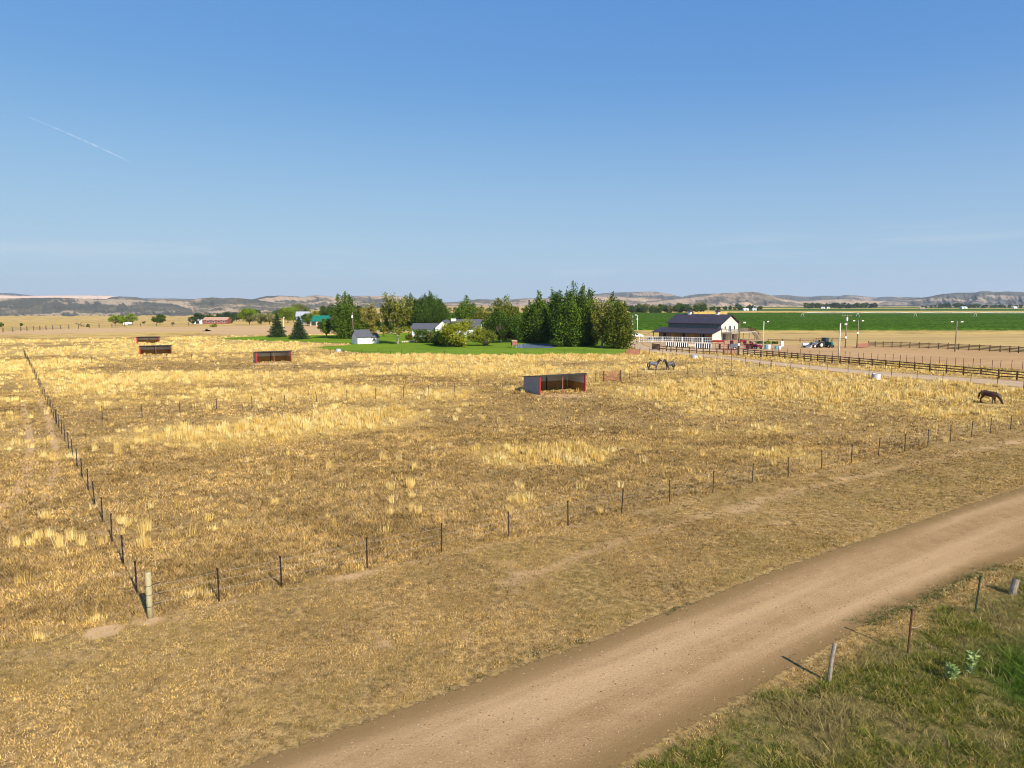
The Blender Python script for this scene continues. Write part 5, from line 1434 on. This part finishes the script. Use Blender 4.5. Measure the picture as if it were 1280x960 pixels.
pole('light_pole', 'dark wooden light pole with one lamp standing below the barn gable', 923, 443.8, 402.3, M_bark, .20, [(1, .2)], collar=.32)
pole('light_pole', 'pale slim light pole just beyond the barn stairs', 953.5, 433.5, 401.5, M_palepole, .14, [(1, .15)])
pole('light_pole', 'pale thick light pole nearest to the drive, next to the board fence', 1048, 449, 404, M_palepole, .17, [(1, .25)])
pole('utility_pole', 'tall brown utility pole with a cross arm behind the pale thick light pole', 1056.5, 435, 393.5, M_polewood, .15, (), True, 1.0, .32)
pole('light_pole', 'brown light pole with two lamps and a white collar by the faded red panel', 1071, 435, 400.5, M_polewood, .16, [(-1, .15), (1, .15)], collar=.55)
pole('light_pole', 'dark light pole with two small lamps on the far rail of the arena', 1193.5, 439.5, 401.5, M_polewood, .14, [(-1, .2), (1, .2)])
pole('metal_post', 'thin pale metal post nearest the grove, behind the white car', 790.5, 420, 394, M_palepole, .09, [], False, group='pair of thin posts by the white car')
pole('metal_post', 'thin white metal post with a short arm above the white car', 796.3, 420, 393.6, M_white, .09, [(-.55, .1)], False, collar=.8, group='pair of thin posts by the white car')
pole('utility_pole', 'slender wooden utility pole with a white transformer at the white shed', 441.5, 424, 390, M_polewood, .13, (), False, 1.4, None, 'poles near the houses')
pole('light_pole', 'white slender yard pole between the two spruces', 354.5, 411, 396.5, M_white, .12, [(.4, .2)], False, group='poles near the houses')

# ------------------------------------------------------------------ irrigation pivot
Y0 = 550.0
def pv(px): return Vector(((px - 640) / FPX * (Y0 * CP + H * SP), Y0, 0))
piv = empty('irrigation_pivot', pv(1000), 0, 'long white irrigation pivot with wheeled towers over the green crop', 'irrigation pivot')
o0 = pv(1000); stops = [1003, 1072, 1144, 1219, 1296, 1372]
P = [pv(s) - o0 for s in stops]; zp = 3.9
for i, (a, c) in enumerate(zip(P[:-1], P[1:])):
    b = MB(); pts_ = [a.lerp(c, t) + Vector((0, 0, zp + .7 * math.sin(math.pi * t))) for t in np.linspace(0, 1, 9)]
    b.tube(pts_, .13, 6); sp_ = b.build('span_pipe', M_white, piv)
    b = MB(); lo = [a.lerp(c, t) + Vector((0, .0, zp + .7 * math.sin(math.pi * t) - 1.0 * math.sin(math.pi * t))) for t in np.linspace(0, 1, 9)]
    b.tube(lo, .035, 4)
    for q in range(1, 8):
        b.tube([pts_[q], lo[q]], .03, 4)
    b.build('truss', M_palepole, sp_)
for p in P:
    b = MB()
    for s in (-1.6, 1.6): b.tube([p + Vector((s, 0, .5)), p + Vector((s * .12, 0, zp))], .09, 5)
    b.tube([p + Vector((-1.6, 0, .55)), p + Vector((1.6, 0, .55))], .09, 5); tw = b.build('tower', M_white, piv)
    for s in (-1.6, 1.6):
        b = MB(); b.disc(p + Vector((s, 0, .55)), .55, .35, 'y'); b.build('wheel', M_rubber, tw)


# ------------------------------------------------------------------ vehicles and machines
def wheel(parent, c, r, w, rim=M_palepole):
    t = MB(); t.disc(c, r, w, 'y', 18); o = t.build('wheel', M_rubber, parent, bevel=.03)
    t = MB(); t.disc(c, r * .58, w + .03, 'y', 14); t.build('rim', rim, o); return o


car = empty('car', G(795.5, 421.8), R(10), 'white hatchback car parked at the top of the drive behind the grove', 'car')
b = MB(); prof = [(-2.1, .35), (2.1, .35), (2.15, .75), (1.95, .92), (1.0, 1.02), (.45, 1.45), (-1.35, 1.5), (-1.9, 1.05), (-2.12, .95)]
b.prism([(p, z) for p, z in prof], -.85, .85, 'y'); b.build('body', M_white, car, bevel=.07)
for sy in (-1, 1):
    b = MB(); b.prism([(.85, 1.03), (.42, 1.36), (-1.25, 1.40), (-1.65, 1.05)], sy * .855, sy * .875, 'y'); b.build('window', M_glass, car)
    for cx in (-1.3, 1.35): wheel(car, (cx, sy * .78, .33), .33, .22)
b = MB(); b.beam((.97, 0, 1.06), (.5, 0, 1.43), 1.4, .03); b.build('windscreen', M_glass, car)
for sy in (-.6, .6):
    b = MB(); b.box((2.13, sy, .72), (.06, .34, .14)); b.build('headlight', M_palesteel, car)


def tractor(label, loc, rz, paint, cab=True, loader=False, s=1.0):
    o = empty('tractor', loc, rz, label, 'tractor', 'tractors at the arena end'); o.scale = (s, s, s)
    b = MB(); b.box((.95, 0, 1.15), (1.7, .72, .75)); b.box((0, 0, .85), (3.2, .45, .4)); b.prism([(.4, 1.5), (1.75, 1.5), (1.7, 1.56), (.4, 1.62)], -.33, .33, 'y'); b.build('body', paint, o, bevel=.05)
    for sy in (-1, 1):
        wheel(o, (-.75, sy * .82, .78), .78, .42, M_cream); wheel(o, (1.3, sy * .72, .48), .48, .3, M_cream)
        b = MB(); b.box((-.75, sy * .82, 1.62), (1.1, .46, .08)); b.build('fender', paint, o)
    if cab:
        b = MB(); b.box((-.5, 0, 2.05), (1.25, 1.15, 1.05)); b.build('cab', M_glass, o)
        b = MB()
        for sx in (-1.12, .12):
            for sy in (-.58, .58): b.box((sx, sy, 2.05), (.09, .09, 1.1))
        b.build('cab_frame', paint, o)
        b = MB(); b.box((-.5, 0, 2.64), (1.5, 1.35, .14)); b.build('cab_roof', paint, o, bevel=.04)
    else:
        b = MB(); b.box((-.7, 0, 1.5), (.5, .5, .15)); b.box((-.95, 0, 1.8), (.12, .5, .5)); b.build('seat', M_black, o)
        b = MB()
        for sy in (-.5, .5): b.tube([(-1.1, sy, 1.2), (-1.1, sy, 2.4)], .05, 5)
        b.tube([(-1.1, -.5, 2.4), (-1.1, .5, 2.4)], .05, 5); b.build('roll_bar', M_black, o)
    b = MB(); b.tube([(1.2, .2, 1.5), (1.2, .2, 2.3)], .05, 6); b.build('exhaust', M_black, o)
    b = MB(); b.tube([(.25 + .2 * math.cos(a), .2 * math.sin(a), 1.72) for a in np.linspace(0, 6.28, 13)], .025, 5); b.build('steering_wheel', M_black, o)
    if loader:
        b = MB()
        for sy in (-.55, .55): b.tube([(0, sy, 1.5), (1.6, sy, 1.3), (2.5, sy, .5)], .07, 5)
        lo = b.build('loader_arm', M_greypaint, o)
        b = MB(); b.prism([(2.4, .1), (3.0, .12), (2.75, .3), (2.55, .75), (2.4, .75)], -.85, .85, 'y'); b.build('bucket', M_palepole, lo)
    return o


tractor('green cab tractor parked at the end of the dirt arena', G(1033, 434.4), R(-62), M_tealpaint, True, False, .92)
tractor('dark grey open tractor with a front loader beside the green tractor', G(1020.5, 434.7), R(-160), M_greypaint, False, True, .95)
o = empty('water_trailer', G(1006.5, 434.4), R(5), 'small white tank trailer at the end of the dark grey tractor', 'trailer')
b = MB(); b.tube([(-.8, 0, .75), (-.72, 0, .75), (.72, 0, .75), (.8, 0, .75)], [.25, .42, .42, .25], 14); b.build('tank', M_white, o, True)
b = MB(); b.box((0, 0, .3), (1.9, .9, .08)); b.tube([(.9, 0, .3), (1.7, 0, .3)], .04, 5); b.build('frame', M_black, o)
for sy in (-1, 1): wheel(o, (0, sy * .55, .28), .28, .16)

o = empty('utility_vehicle', G(944.5, 436.2), R(-70), 'dark red farm utility vehicle parked right of the barn stairs', 'utility vehicle')
b = MB(); b.prism([(-1.5, .5), (1.5, .5), (1.5, .9), (.9, 1.05), (-.2, 1.0), (-.3, 1.15), (-1.5, 1.15)], -.72, .72, 'y'); b.build('body', MAT('dark_red_paint', (0.14, 0.008, 0.022), None, 4, .5), o, bevel=.05)
b = MB()
for sx in (-.35, .75):
    for sy in (-.62, .62): b.tube([(sx, sy, 1.0), (sx * .8, sy, 1.9)], .035, 5)
b.build('roll_cage', M_black, o)
b = MB(); b.box((.15, 0, 1.93), (1.4, 1.4, .08)); b.build('canopy', M_black, o)
for sy in (-1, 1):
    for cx in (-.95, 1.0): wheel(o, (cx, sy * .7, .36), .36, .26)
o = empty('dump_trailer', G(918, 437.2), R(-15), 'dark grey box trailer inside the pipe corral by the utility pole', 'trailer')
b = MB(); b.box((0, 0, .95), (1.9, 1.4, .9)); b.build('box', M_greypaint, o, bevel=.03); b = MB(); b.tube([(.9, 0, .45), (1.9, 0, .45)], .05, 5); b.build('drawbar', M_black, o)
for sy in (-1, 1): wheel(o, (0, sy * .75, .36), .36, .2)
def seeder(label, loc, rz, Lr):
    o = empty('farm_implement', loc, rz, label, 'farm implement', 'red farm implements under the deck')
    b = MB(); b.prism([(-.45, .95), (.45, .95), (.3, .45), (-.3, .45)], -Lr / 2, Lr / 2, 'x'); b.build('hopper', M_redpaint, o, bevel=.03)
    b = MB(); b.box((0, 0, .98), (Lr + .1, 1.0, .06)); b.build('lid', M_redpaint, o)
    for sx in (-1, 1):
        b = MB(); b.disc((sx * (Lr / 2 + .12), 0, .42), .42, .16, 'x'); b.build('wheel', M_rubber, o)
    b = MB(); b.tube([(0, -.4, .5), (0, -1.5, .4)], .05, 5); b.build('drawbar', M_redpaint, o)
seeder('long red farm implement standing at the cream wall of the lean-to', G(897.5, 429.8), R(-12), 3.0)
seeder('shorter red farm implement under the far end of the deck, near the stairs', G(927.5, 429.6), R(20), 1.6)


def barrel(label, px, py, mat, h=.9, r=.3):
    o = empty('barrel', G(px, py), random.random(), label, 'barrel', 'barrels by the barn')
    b = MB(); b.tube([(0, 0, 0), (0, 0, h * .3), (0, 0, h * .33), (0, 0, h * .36), (0, 0, h * .64), (0, 0, h * .67), (0, 0, h * .7), (0, 0, h)], [r * .95, r, r * 1.05, r, r, r * 1.05, r, r * .95], 14); b.build('drum', mat, o)
    b = MB(); b.disc((0, 0, h + .012), r * .9, .02, 'z', 14); b.build('lid', mat, o)
barrel('teal barrel nearest the dark red utility vehicle', 957.5, 436.6, M_bluebarrel, 1.1, .38)
barrel('white barrel between two teal barrels', 961, 436.6, M_white, 1.1, .36)
barrel('teal barrel among pale ones in the row beyond the white barrel', 970, 436.7, M_bluebarrel, .8, .34)
barrel('white barrel last in the row toward the arena', 974.5, 436.6, M_white, .75, .34)
o = empty('cabinet', G(977.3, 433.4), 0, 'upright white metal cabinet at the near end of the arena', 'cabinet')
b = MB(); b.box((0, 0, .75), (.7, .5, 1.4)); b.build('case', M_white, o, bevel=.03); b = MB(); b.box((0, -.262, .75), (.6, .02, 1.25)); b.build('door', M_palesteel, o)
for px, py, w, ty, lab in [(950, 429.5, 9, 426.3, 'low dark weed clump behind the dark red utility vehicle'), (959, 429.6, 8, 426.8, 'low bright weed clump between the pale pole and the barrels'), (968, 429.7, 9, 427, 'low green weed clump nearest the white cabinet')]:
    tree('bush', px, py, ty, w, lab, BRIGHT if 'bright' in lab else GREEN, 'weeds', 'weed clumps by the barn yard')


# ------------------------------------------------------------------ horses
def chain_mesh(name, chains, mat, parent, levels=2):
    """chains: list of (parent vertex index or None, [(x,y,z,r),...])"""
    V = []; E = []; Rr = []
    for start, pts in chains:
        prev = start
        for x, y, z, r in pts:
            V.append((x, y, z)); Rr.append(r * 1.16); i = len(V) - 1
            if prev is not None: E.append((prev, i))
            prev = i
    me = bpy.data.meshes.new(name); me.from_pydata(V, E, []); me.materials.append(mat)
    o = bpy.data.objects.new(name, me); COL.objects.link(o); o.parent = parent
    sk = o.modifiers.new('Skin', 'SKIN'); sk.use_smooth_shade = True
    for i, r in enumerate(Rr):
        d = me.skin_vertices[0].data[i]; d.radius = (r, r); d.use_root = (i == 0)
    ss = o.modifiers.new('Subsurf', 'SUBSURF'); ss.levels = ss.render_levels = levels
    return o


def horse(label, loc, rz, coat, graze, group=None, s=1.0, step=0.0):
    o = empty('horse', loc, rz, label, 'horse', group); o.scale = (s, s, s)
    C = [(None, [(-.30, 0, 1.20, .29), (-.62, 0, 1.20, .29), (-.86, 0, 1.14, .17)]), (0, [(.05, 0, 1.10, .315), (.40, 0, 1.12, .30), (.62, 0, 1.15, .25)])]
    n0 = 5            # index of the chest end vertex
    if graze: C.append((n0, [(.88, 0, .98, .185), (1.10, 0, .68, .14), (1.24, 0, .40, .115), (1.31, 0, .22, .10), (1.38, 0, .06, .075)]))
    else: C.append((n0, [(.80, 0, 1.38, .19), (.98, 0, 1.66, .14), (1.10, 0, 1.84, .115), (1.27, 0, 1.72, .10), (1.46, 0, 1.54, .072)]))
    poll = n0 + 3
    for sy in (-1, 1):
        if graze: C.append((poll, [(1.15, sy * .07, .47, .035), (1.10, sy * .10, .55, .018)]))
        else: C.append((poll, [(1.08, sy * .06, 1.95, .035), (1.09, sy * .08, 2.06, .018)]))
    for k, sy in enumerate((-1, 1)):
        f = step * (1 if k else -1)
        C.append((4, [(.46, sy * .17, .84, .125), (.46 + f * .3, sy * .17, .50, .072), (.46 + f * .6, sy * .17, .32, .052), (.45 + f * .9, sy * .17, .12, .05), (.50 + f * .9, sy * .17, .03, .062)]))
        C.append((1, [(-.60, sy * .18, .90, .165), (-.66 - f * .3, sy * .18, .70, .105), (-.84 - f * .7, sy * .18, .50, .066), (-.82 - f * .8, sy * .18, .28, .052), (-.80 - f * .9, sy * .18, .12, .05), (-.75 - f * .9, sy * .18, .03, .062)]))
    chain_mesh('body', C, coat, o, 2)
    b = MB(); b.tube([(-.86, 0, 1.26), (-1.00, 0, 1.14), (-1.04, 0, .78), (-1.02, 0, .42)], [.06, .09, .10, .03], 8); b.build('tail', M_hair, o, True)
    b = MB()
    if graze: b.tube([(.62, 0, 1.38), (.90, .02, 1.16), (1.13, .04, .82), (1.26, .02, .52)], [.03, .07, .07, .04], 7)
    else: b.tube([(.52, 0, 1.40), (.70, .03, 1.56), (.88, .05, 1.78), (1.03, .02, 1.95)], [.03, .07, .075, .04], 7)
    b.build('mane', M_hair, o, True); return o


def face_dir(p, away):
    """heading for a horse seen broadside: 0 looks to the east, turned a little in depth"""
    return math.atan2(-p.x, p.y) * 1.0 + away


p = G(816.8, 462.6); horse('blue roan horse with dark head and legs, facing its grey roan companion', p, face_dir(p, R(12)), M_roan_a, False, 'pair of roan horses', .96, .05)
p = G(837, 462.8); horse('grey roan horse with dark head, turned toward the blue roan horse', p, face_dir(p, R(180 + 38)), M_roan_b, False, 'pair of roan horses', .96, -.06)
p = G(1236, 504.5); horse('dark bay horse grazing alone with its head down in the golden grass', p, face_dir(p, R(-18)), M_coat_dark, True, None, .98, .1)

# ------------------------------------------------------------------ hills
def hill_mat(name, scrub, tan, pale, amt, pale_amt, gw=.11):
    m, nt, out = new_mat(name); wp = worldpos(nt)
    f1 = noise(nt, wp, 0.008, 7, 0.68, (1, .6, 4)); f2 = noise(nt, wp, 0.028, 5, 0.8, (1, .35, 2)); f3 = noise(nt, wp, 0.0035, 4, 0.6, (1, 1, 4)); g = attr(nt, 'gully'); hh = attr(nt, 'rel')
    col = mixc(nt, ramp(nt, f1, amt - .13, amt + .13), scrub, tan)
    col = mixc(nt, math_(nt, 'MULTIPLY', ramp(nt, f2, .5, .68), 0.6), col, tuple(c * .55 for c in scrub))
    pf = math_(nt, 'ADD', f3, math_(nt, 'MULTIPLY', g, gw))
    col = mixc(nt, math_(nt, 'MULTIPLY', ramp(nt, pf, pale_amt - .055, pale_amt + .045), .85), col, pale)
    finish(nt, out, col, 1.0, f2, 0.5, 4.0, 0, 0.0); return m


SCRUB = (0.115, 0.115, 0.085); TANH = (0.33, 0.25, 0.16); PALEH = (0.50, 0.36, 0.235)
M_h1 = hill_mat('sagebrush_cliff', (0.10, 0.10, 0.08), (0.20, 0.17, 0.115), (0.40, 0.31, 0.21), .585, .75, .24)
M_h2 = hill_mat('sagebrush_hill', (0.095, 0.098, 0.075), (0.21, 0.165, 0.11), (0.47, 0.34, 0.22), .55, .625)
M_h3 = hill_mat('tan_hill', (0.115, 0.11, 0.085), (0.27, 0.205, 0.135), (0.44, 0.32, 0.21), .545, .60)
M_h4 = hill_mat('far_hill', (0.085, 0.095, 0.085), (0.16, 0.14, 0.105), (0.33, 0.25, 0.18), .57, .66)
M_hr = hill_mat('red_cliff', (0.40, 0.25, 0.18), (0.55, 0.37, 0.27), (0.62, 0.46, 0.35), .45, .5)


def ridge(prof, y_front, y_crest, mat, seed, base_py=None, gully=.35, y_back=None, rough=1.0, step=1.2):
    xs = np.arange(prof[0][0], prof[-1][0] + .1, step); tops = np.interp(xs, [p[0] for p in prof], [p[1] for p in prof])
    K = 26; KB = 8; rows = []; gl = []; rel = []
    zc = np.array([topz(y_crest, t) for t in tops])
    ends = np.minimum(1, np.minimum(xs - xs[0], xs[-1] - xs) / (10 * step))
    yb = y_back or y_crest + (y_crest - y_front) * .8
    for k in range(K + 1):
        t = k / K
        Y = y_front + (y_crest - y_front) * t + (fbm(xs / 9, xs * 0 + t, seed + 5, 3) - .5) * (y_crest - y_front) * .5 * (1 - t)
        X = (xs - 640) / FPX * (Y * CP + 0)
        zb = gz(X, Y) - 2.0
        s = t ** 1.25 * (1 - .25 * math.sin(math.pi * t) ** 2)
        gn = np.abs(fbm(xs / 5.0 + t * 2.6, t * 3.2 + xs * 0.05, seed, 4) - .5) * 2
        big = fbm(xs / 20 - t * 1.6, t * 3.0 + xs * 0.02, seed + 9, 3) - .5
        amp = math.sin(math.pi * min(t, .97)) ** .8
        z = zb + (zc - zb) * np.clip(s + amp * (gully * (gn - .25) * .45 + .35 * big), 0, .985 if k < K else 1)
        if k == K: z = zb + (zc - zb) * (1 + rough * .05 * (fbm(xs / 2.2, xs * 0, seed + 3, 3) - .5))
        rows.append(np.column_stack([X, Y, np.maximum(z, zb)])); gl.append(1 - gn); rel.append(np.full(len(xs), t))
    for k in range(1, KB + 1):
        t = k / KB; Y = np.full(len(xs), y_crest + (yb - y_crest) * t); X = rows[K][:, 0] * (Y / rows[K][:, 1]); zb = gz(X, Y) - 2
        z = zb + (rows[K][:, 2] - gz(X, Y)) * (1 - t) ** 1.3 * (.85 + .3 * fbm(xs / 5, xs * 0 + t * 3, seed + 21, 3))
        rows.append(np.column_stack([X, Y, z])); gl.append(np.zeros(len(xs))); rel.append(np.full(len(xs), 1 - t))
    v = np.array(rows); nr, nc = v.shape[:2]
    i = np.arange(nr - 1)[:, None] * nc; j = np.arange(nc - 1)[None]
    q = np.stack([i + j, i + j + 1, i + nc + j + 1, i + nc + j], -1).reshape(-1, 4)
    o = mesh_np('hills', v.reshape(-1, 3), q.ravel(), 4, mat, attrs=dict(gully=np.concatenate(gl), rel=np.concatenate(rel)), smooth_shade=True); tag(o, kind='structure'); return o


# near grey cliff on the west side
ridge([(-330, 378), (-200, 374), (-100, 374), (-40, 373), (0, 373), (40, 372.3), (75, 372), (100, 373.2), (140, 373.8), (165, 374.5), (190, 376), (215, 379), (240, 386)], 1750, 2350, M_h1, 1, gully=.6)
ridge([(150, 384), (180, 376.5), (200, 374.2), (220, 374.5), (236, 375.5), (245, 373.5), (265, 371.8), (280, 373), (300, 372.4), (312, 374), (330, 376), (360, 381), (390, 388)], 1950, 2700, M_h2, 2, gully=.5)
ridge([(100, 384), (140, 371.5), (150, 370.6), (162, 370.8), (172, 371.5), (182, 373.6), (196, 378), (215, 384)], 3100, 3500, M_h4, 3)
ridge([(-330, 372), (-60, 369.5), (0, 369), (28, 370), (60, 369.6), (100, 369.2), (138, 369.5), (150, 372), (170, 378)], 3700, 4200, M_hr, 4, gully=.7)
ridge([(270, 384), (300, 376), (318, 373.5), (325, 372), (332, 370.2), (342, 370), (350, 369.4), (365, 370), (380, 371.2), (390, 369.6), (400, 369.2), (411, 370.6), (425, 371.6), (440, 370.2), (462, 370.2), (487, 369.8), (505, 371), (530, 375), (560, 380)], 2700, 3700, M_h2, 5, gully=.5)
ridge([(480, 382), (520, 379), (557, 378), (575, 377), (590, 375), (598, 374), (620, 374.6), (632, 374.8), (645, 374), (656, 373), (680, 373), (710, 372), (745, 370.5), (790, 371), (840, 374), (880, 380)], 3300, 4200, M_h3, 6, gully=.4)
ridge([(690, 380), (720, 371), (745, 367.5), (760, 366), (790, 365.2), (815, 364.3), (824, 365.2), (838, 367.5), (848, 370.4), (853, 371), (862, 369), (876, 367.4), (892, 367), (910, 368), (940, 372), (965, 380)], 4600, 5600, M_h4, 7, gully=.5)
ridge([(760, 383), (790, 379), (820, 375.5), (850, 373.5), (866, 372), (880, 369.8), (893, 367.6), (905, 366.2), (918, 366), (930, 365.2), (942, 364.8), (952, 366), (962, 369), (975, 373.2), (992, 376), (1012, 379), (1040, 383)], 2900, 3700, M_h3, 8, gully=.5)
ridge([(930, 380), (950, 371.5), (966, 369.2), (985, 369), (1000, 370.6), (1012, 371), (1022, 370.2), (1032, 369.6), (1045, 370.6), (1056, 368.8), (1066, 369.2), (1080, 370.4), (1094, 372), (1106, 371), (1116, 371), (1140, 371.6), (1160, 372), (1180, 375), (1200, 381)], 5200, 6100, M_h4, 9, gully=.5)
ridge([(960, 383), (985, 378), (1010, 376), (1035, 374.5), (1060, 374), (1085, 375.5), (1120, 377), (1160, 378), (1190, 382)], 3400, 4000, M_h3, 10, gully=.4)
ridge([(1080, 383), (1110, 376.5), (1140, 373.4), (1160, 371), (1168, 369.4), (1176, 367.6), (1184, 366.8), (1196, 365.8), (1214, 366), (1224, 364.4), (1232, 363.8), (1242, 364.8), (1262, 364.4), (1280, 365.2), (1320, 364.5), (1380, 366), (1450, 364), (1560, 369), (1640, 378)], 2900, 3900, M_h4, 11, gully=.55)
ridge([(-200, 368), (-60, 366.5), (0, 366), (20, 366.8), (34, 368.6), (60, 371), (150, 374), (185, 372.8), (215, 373), (245, 374), (300, 377)], 6600, 7600, M_h4, 12, gully=.3)

# ------------------------------------------------------------------ vapour trail high up
m, nt, out = new_mat('vapour'); wp = worldpos(nt)
d = N(nt, 'ShaderNodeBsdfDiffuse'); d.inputs['Color'].default_value = (.9, .9, .9, 1); tr = N(nt, 'ShaderNodeBsdfTransparent'); mx = N(nt, 'ShaderNodeMixShader')
fac = math_(nt, 'MULTIPLY', ramp(nt, noise(nt, wp, 0.02, 4), .3, .75), .12); lw = N(nt, 'ShaderNodeLayerWeight', Blend=.5)
nt.links.new(math_(nt, 'MULTIPLY', fac, math_(nt, 'SUBTRACT', 1.0, lw.outputs['Facing'])), mx.inputs[0]); nt.links.new(tr.outputs[0], mx.inputs[1]); nt.links.new(d.outputs[0], mx.inputs[2]); nt.links.new(mx.outputs[0], out.inputs['Surface'])
pts_ = []
for t in np.linspace(0, 1, 14):
    px, py = 30 + 136 * t, 144 + 60 * t - 1.5 * math.sin(math.pi * t); Y = 7500
    pts_.append(Vector(((px - 640) / FPX * (Y * CP - (topz(Y, py) - H) * SP), Y, topz(Y, py))))
b = MB(); b.tube(pts_, [3 + 9 * math.sin(math.pi * min(1, (i + .5) / 13) ** 1.6) for i in range(14)], 10)
tag(b.build('vapour_trail', m, None, True), 'faint white vapour trail slanting across the blue sky', 'vapour trail', kind='stuff')

# ------------------------------------------------------------------ haze
b = MB(); b.box((0, 0, 130), (18600, 18600, 306)); hz = b.build('haze', None)
m, nt, out = new_mat('haze'); v = N(nt, 'ShaderNodeVolumePrincipled', Density=5.6e-5, Anisotropy=0.2); v.inputs['Color'].default_value = (.84, .90, 1, 1); nt.links.new(v.outputs[0], out.inputs['Volume'])
hz.data.materials.clear(); hz.data.materials.append(m); tag(hz, kind='stuff')

# ------------------------------------------------------------------ sky, sun, camera
w = bpy.data.worlds.new('World'); sc.world = w; w.use_nodes = True; nt = w.node_tree; nt.nodes.clear()
SUN_EL = 34.5; SUN_AZ = math.degrees(math.atan2(0.567, -0.824))        # clockwise from +Y
sky = nt.nodes.new('ShaderNodeTexSky'); sky.sky_type = 'NISHITA'; sky.sun_disc = False; sky.sun_elevation = R(SUN_EL); sky.sun_rotation = R(SUN_AZ)
sky.altitude = 1500; sky.air_density = 1.0; sky.dust_density = 0.6; sky.ozone_density = 1.5
bg = nt.nodes.new('ShaderNodeBackground'); bg.inputs['Strength'].default_value = 0.095
wo = nt.nodes.new('ShaderNodeOutputWorld'); 
sp = nt.nodes.new('ShaderNodeSeparateColor'); cb = nt.nodes.new('ShaderNodeCombineColor'); nt.links.new(sky.outputs[0], sp.inputs[0])
for i, (amp, pw) in enumerate(((.66, .80), (1.39, .54), (3.50, .21))):     # clear dry air: pale blue down to the horizon
    nt.links.new(math_(nt, 'MULTIPLY', math_(nt, 'POWER', sp.outputs[i], pw), amp), cb.inputs[i])

tcw = nt.nodes.new('ShaderNodeTexCoord'); sz = nt.nodes.new('ShaderNodeSeparateXYZ'); nt.links.new(tcw.outputs['Generated'], sz.inputs[0])
cir = ramp(nt, noise(nt, tcw.outputs['Generated'], 2.2, 6, 0.6, (1.2, 1.2, 16)), 0.50, 0.78)          # thin high cirrus low over the plain
band = math_(nt, 'MULTIPLY', ramp(nt, sz.outputs['Z'], 0.01, 0.05), ramp(nt, sz.outputs['Z'], 0.14, 0.05))
low = mixc(nt, math_(nt, 'MULTIPLY', ramp(nt, sz.outputs['Z'], 0.31, 0.02), 0.54), cb.outputs[0], (3.05, 4.15, 5.2))
skyc = mixc(nt, math_(nt, 'MULTIPLY', math_(nt, 'MULTIPLY', cir, band), 0.30), low, (5.6, 5.75, 5.9))
nt.links.new(skyc, bg.inputs[0]); nt.links.new(bg.outputs[0], wo.inputs[0])
sun = bpy.data.lights.new('sun', 'SUN'); sun.energy = 5.0; sun.angle = R(.53); sun.color = (1, .93, .82)
so = bpy.data.objects.new('sun', sun); COL.objects.link(so)
sd = Vector((math.sin(R(SUN_AZ)) * math.cos(R(SUN_EL)), math.cos(R(SUN_AZ)) * math.cos(R(SUN_EL)), math.sin(R(SUN_EL))))
so.rotation_euler = sd.to_track_quat('Z', 'Y').to_euler(); so.location = (0, 0, 60)

cam = bpy.data.cameras.new('camera'); cam.sensor_width = 36; cam.lens = 36 * FPX / 1280; cam.clip_start = .1; cam.clip_end = 60000
co = bpy.data.objects.new('camera', cam); COL.objects.link(co); co.location = (0, 0, H); co.rotation_euler = (math.pi / 2 - PITCH, 0, 0); sc.camera = co
vs = sc.view_settings; vs.view_transform = 'Standard'; vs.look = 'None'; vs.exposure = 0.62; vs.gamma = 1
sc.cycles.use_denoising = True; sc.cycles.pixel_filter_type = 'BLACKMAN_HARRIS'; sc.cycles.filter_width = 1.05; sc.cycles.max_bounces = 5; sc.cycles.diffuse_bounces = 2; sc.cycles.transparent_max_bounces = 8; sc.cycles.volume_bounces = 0
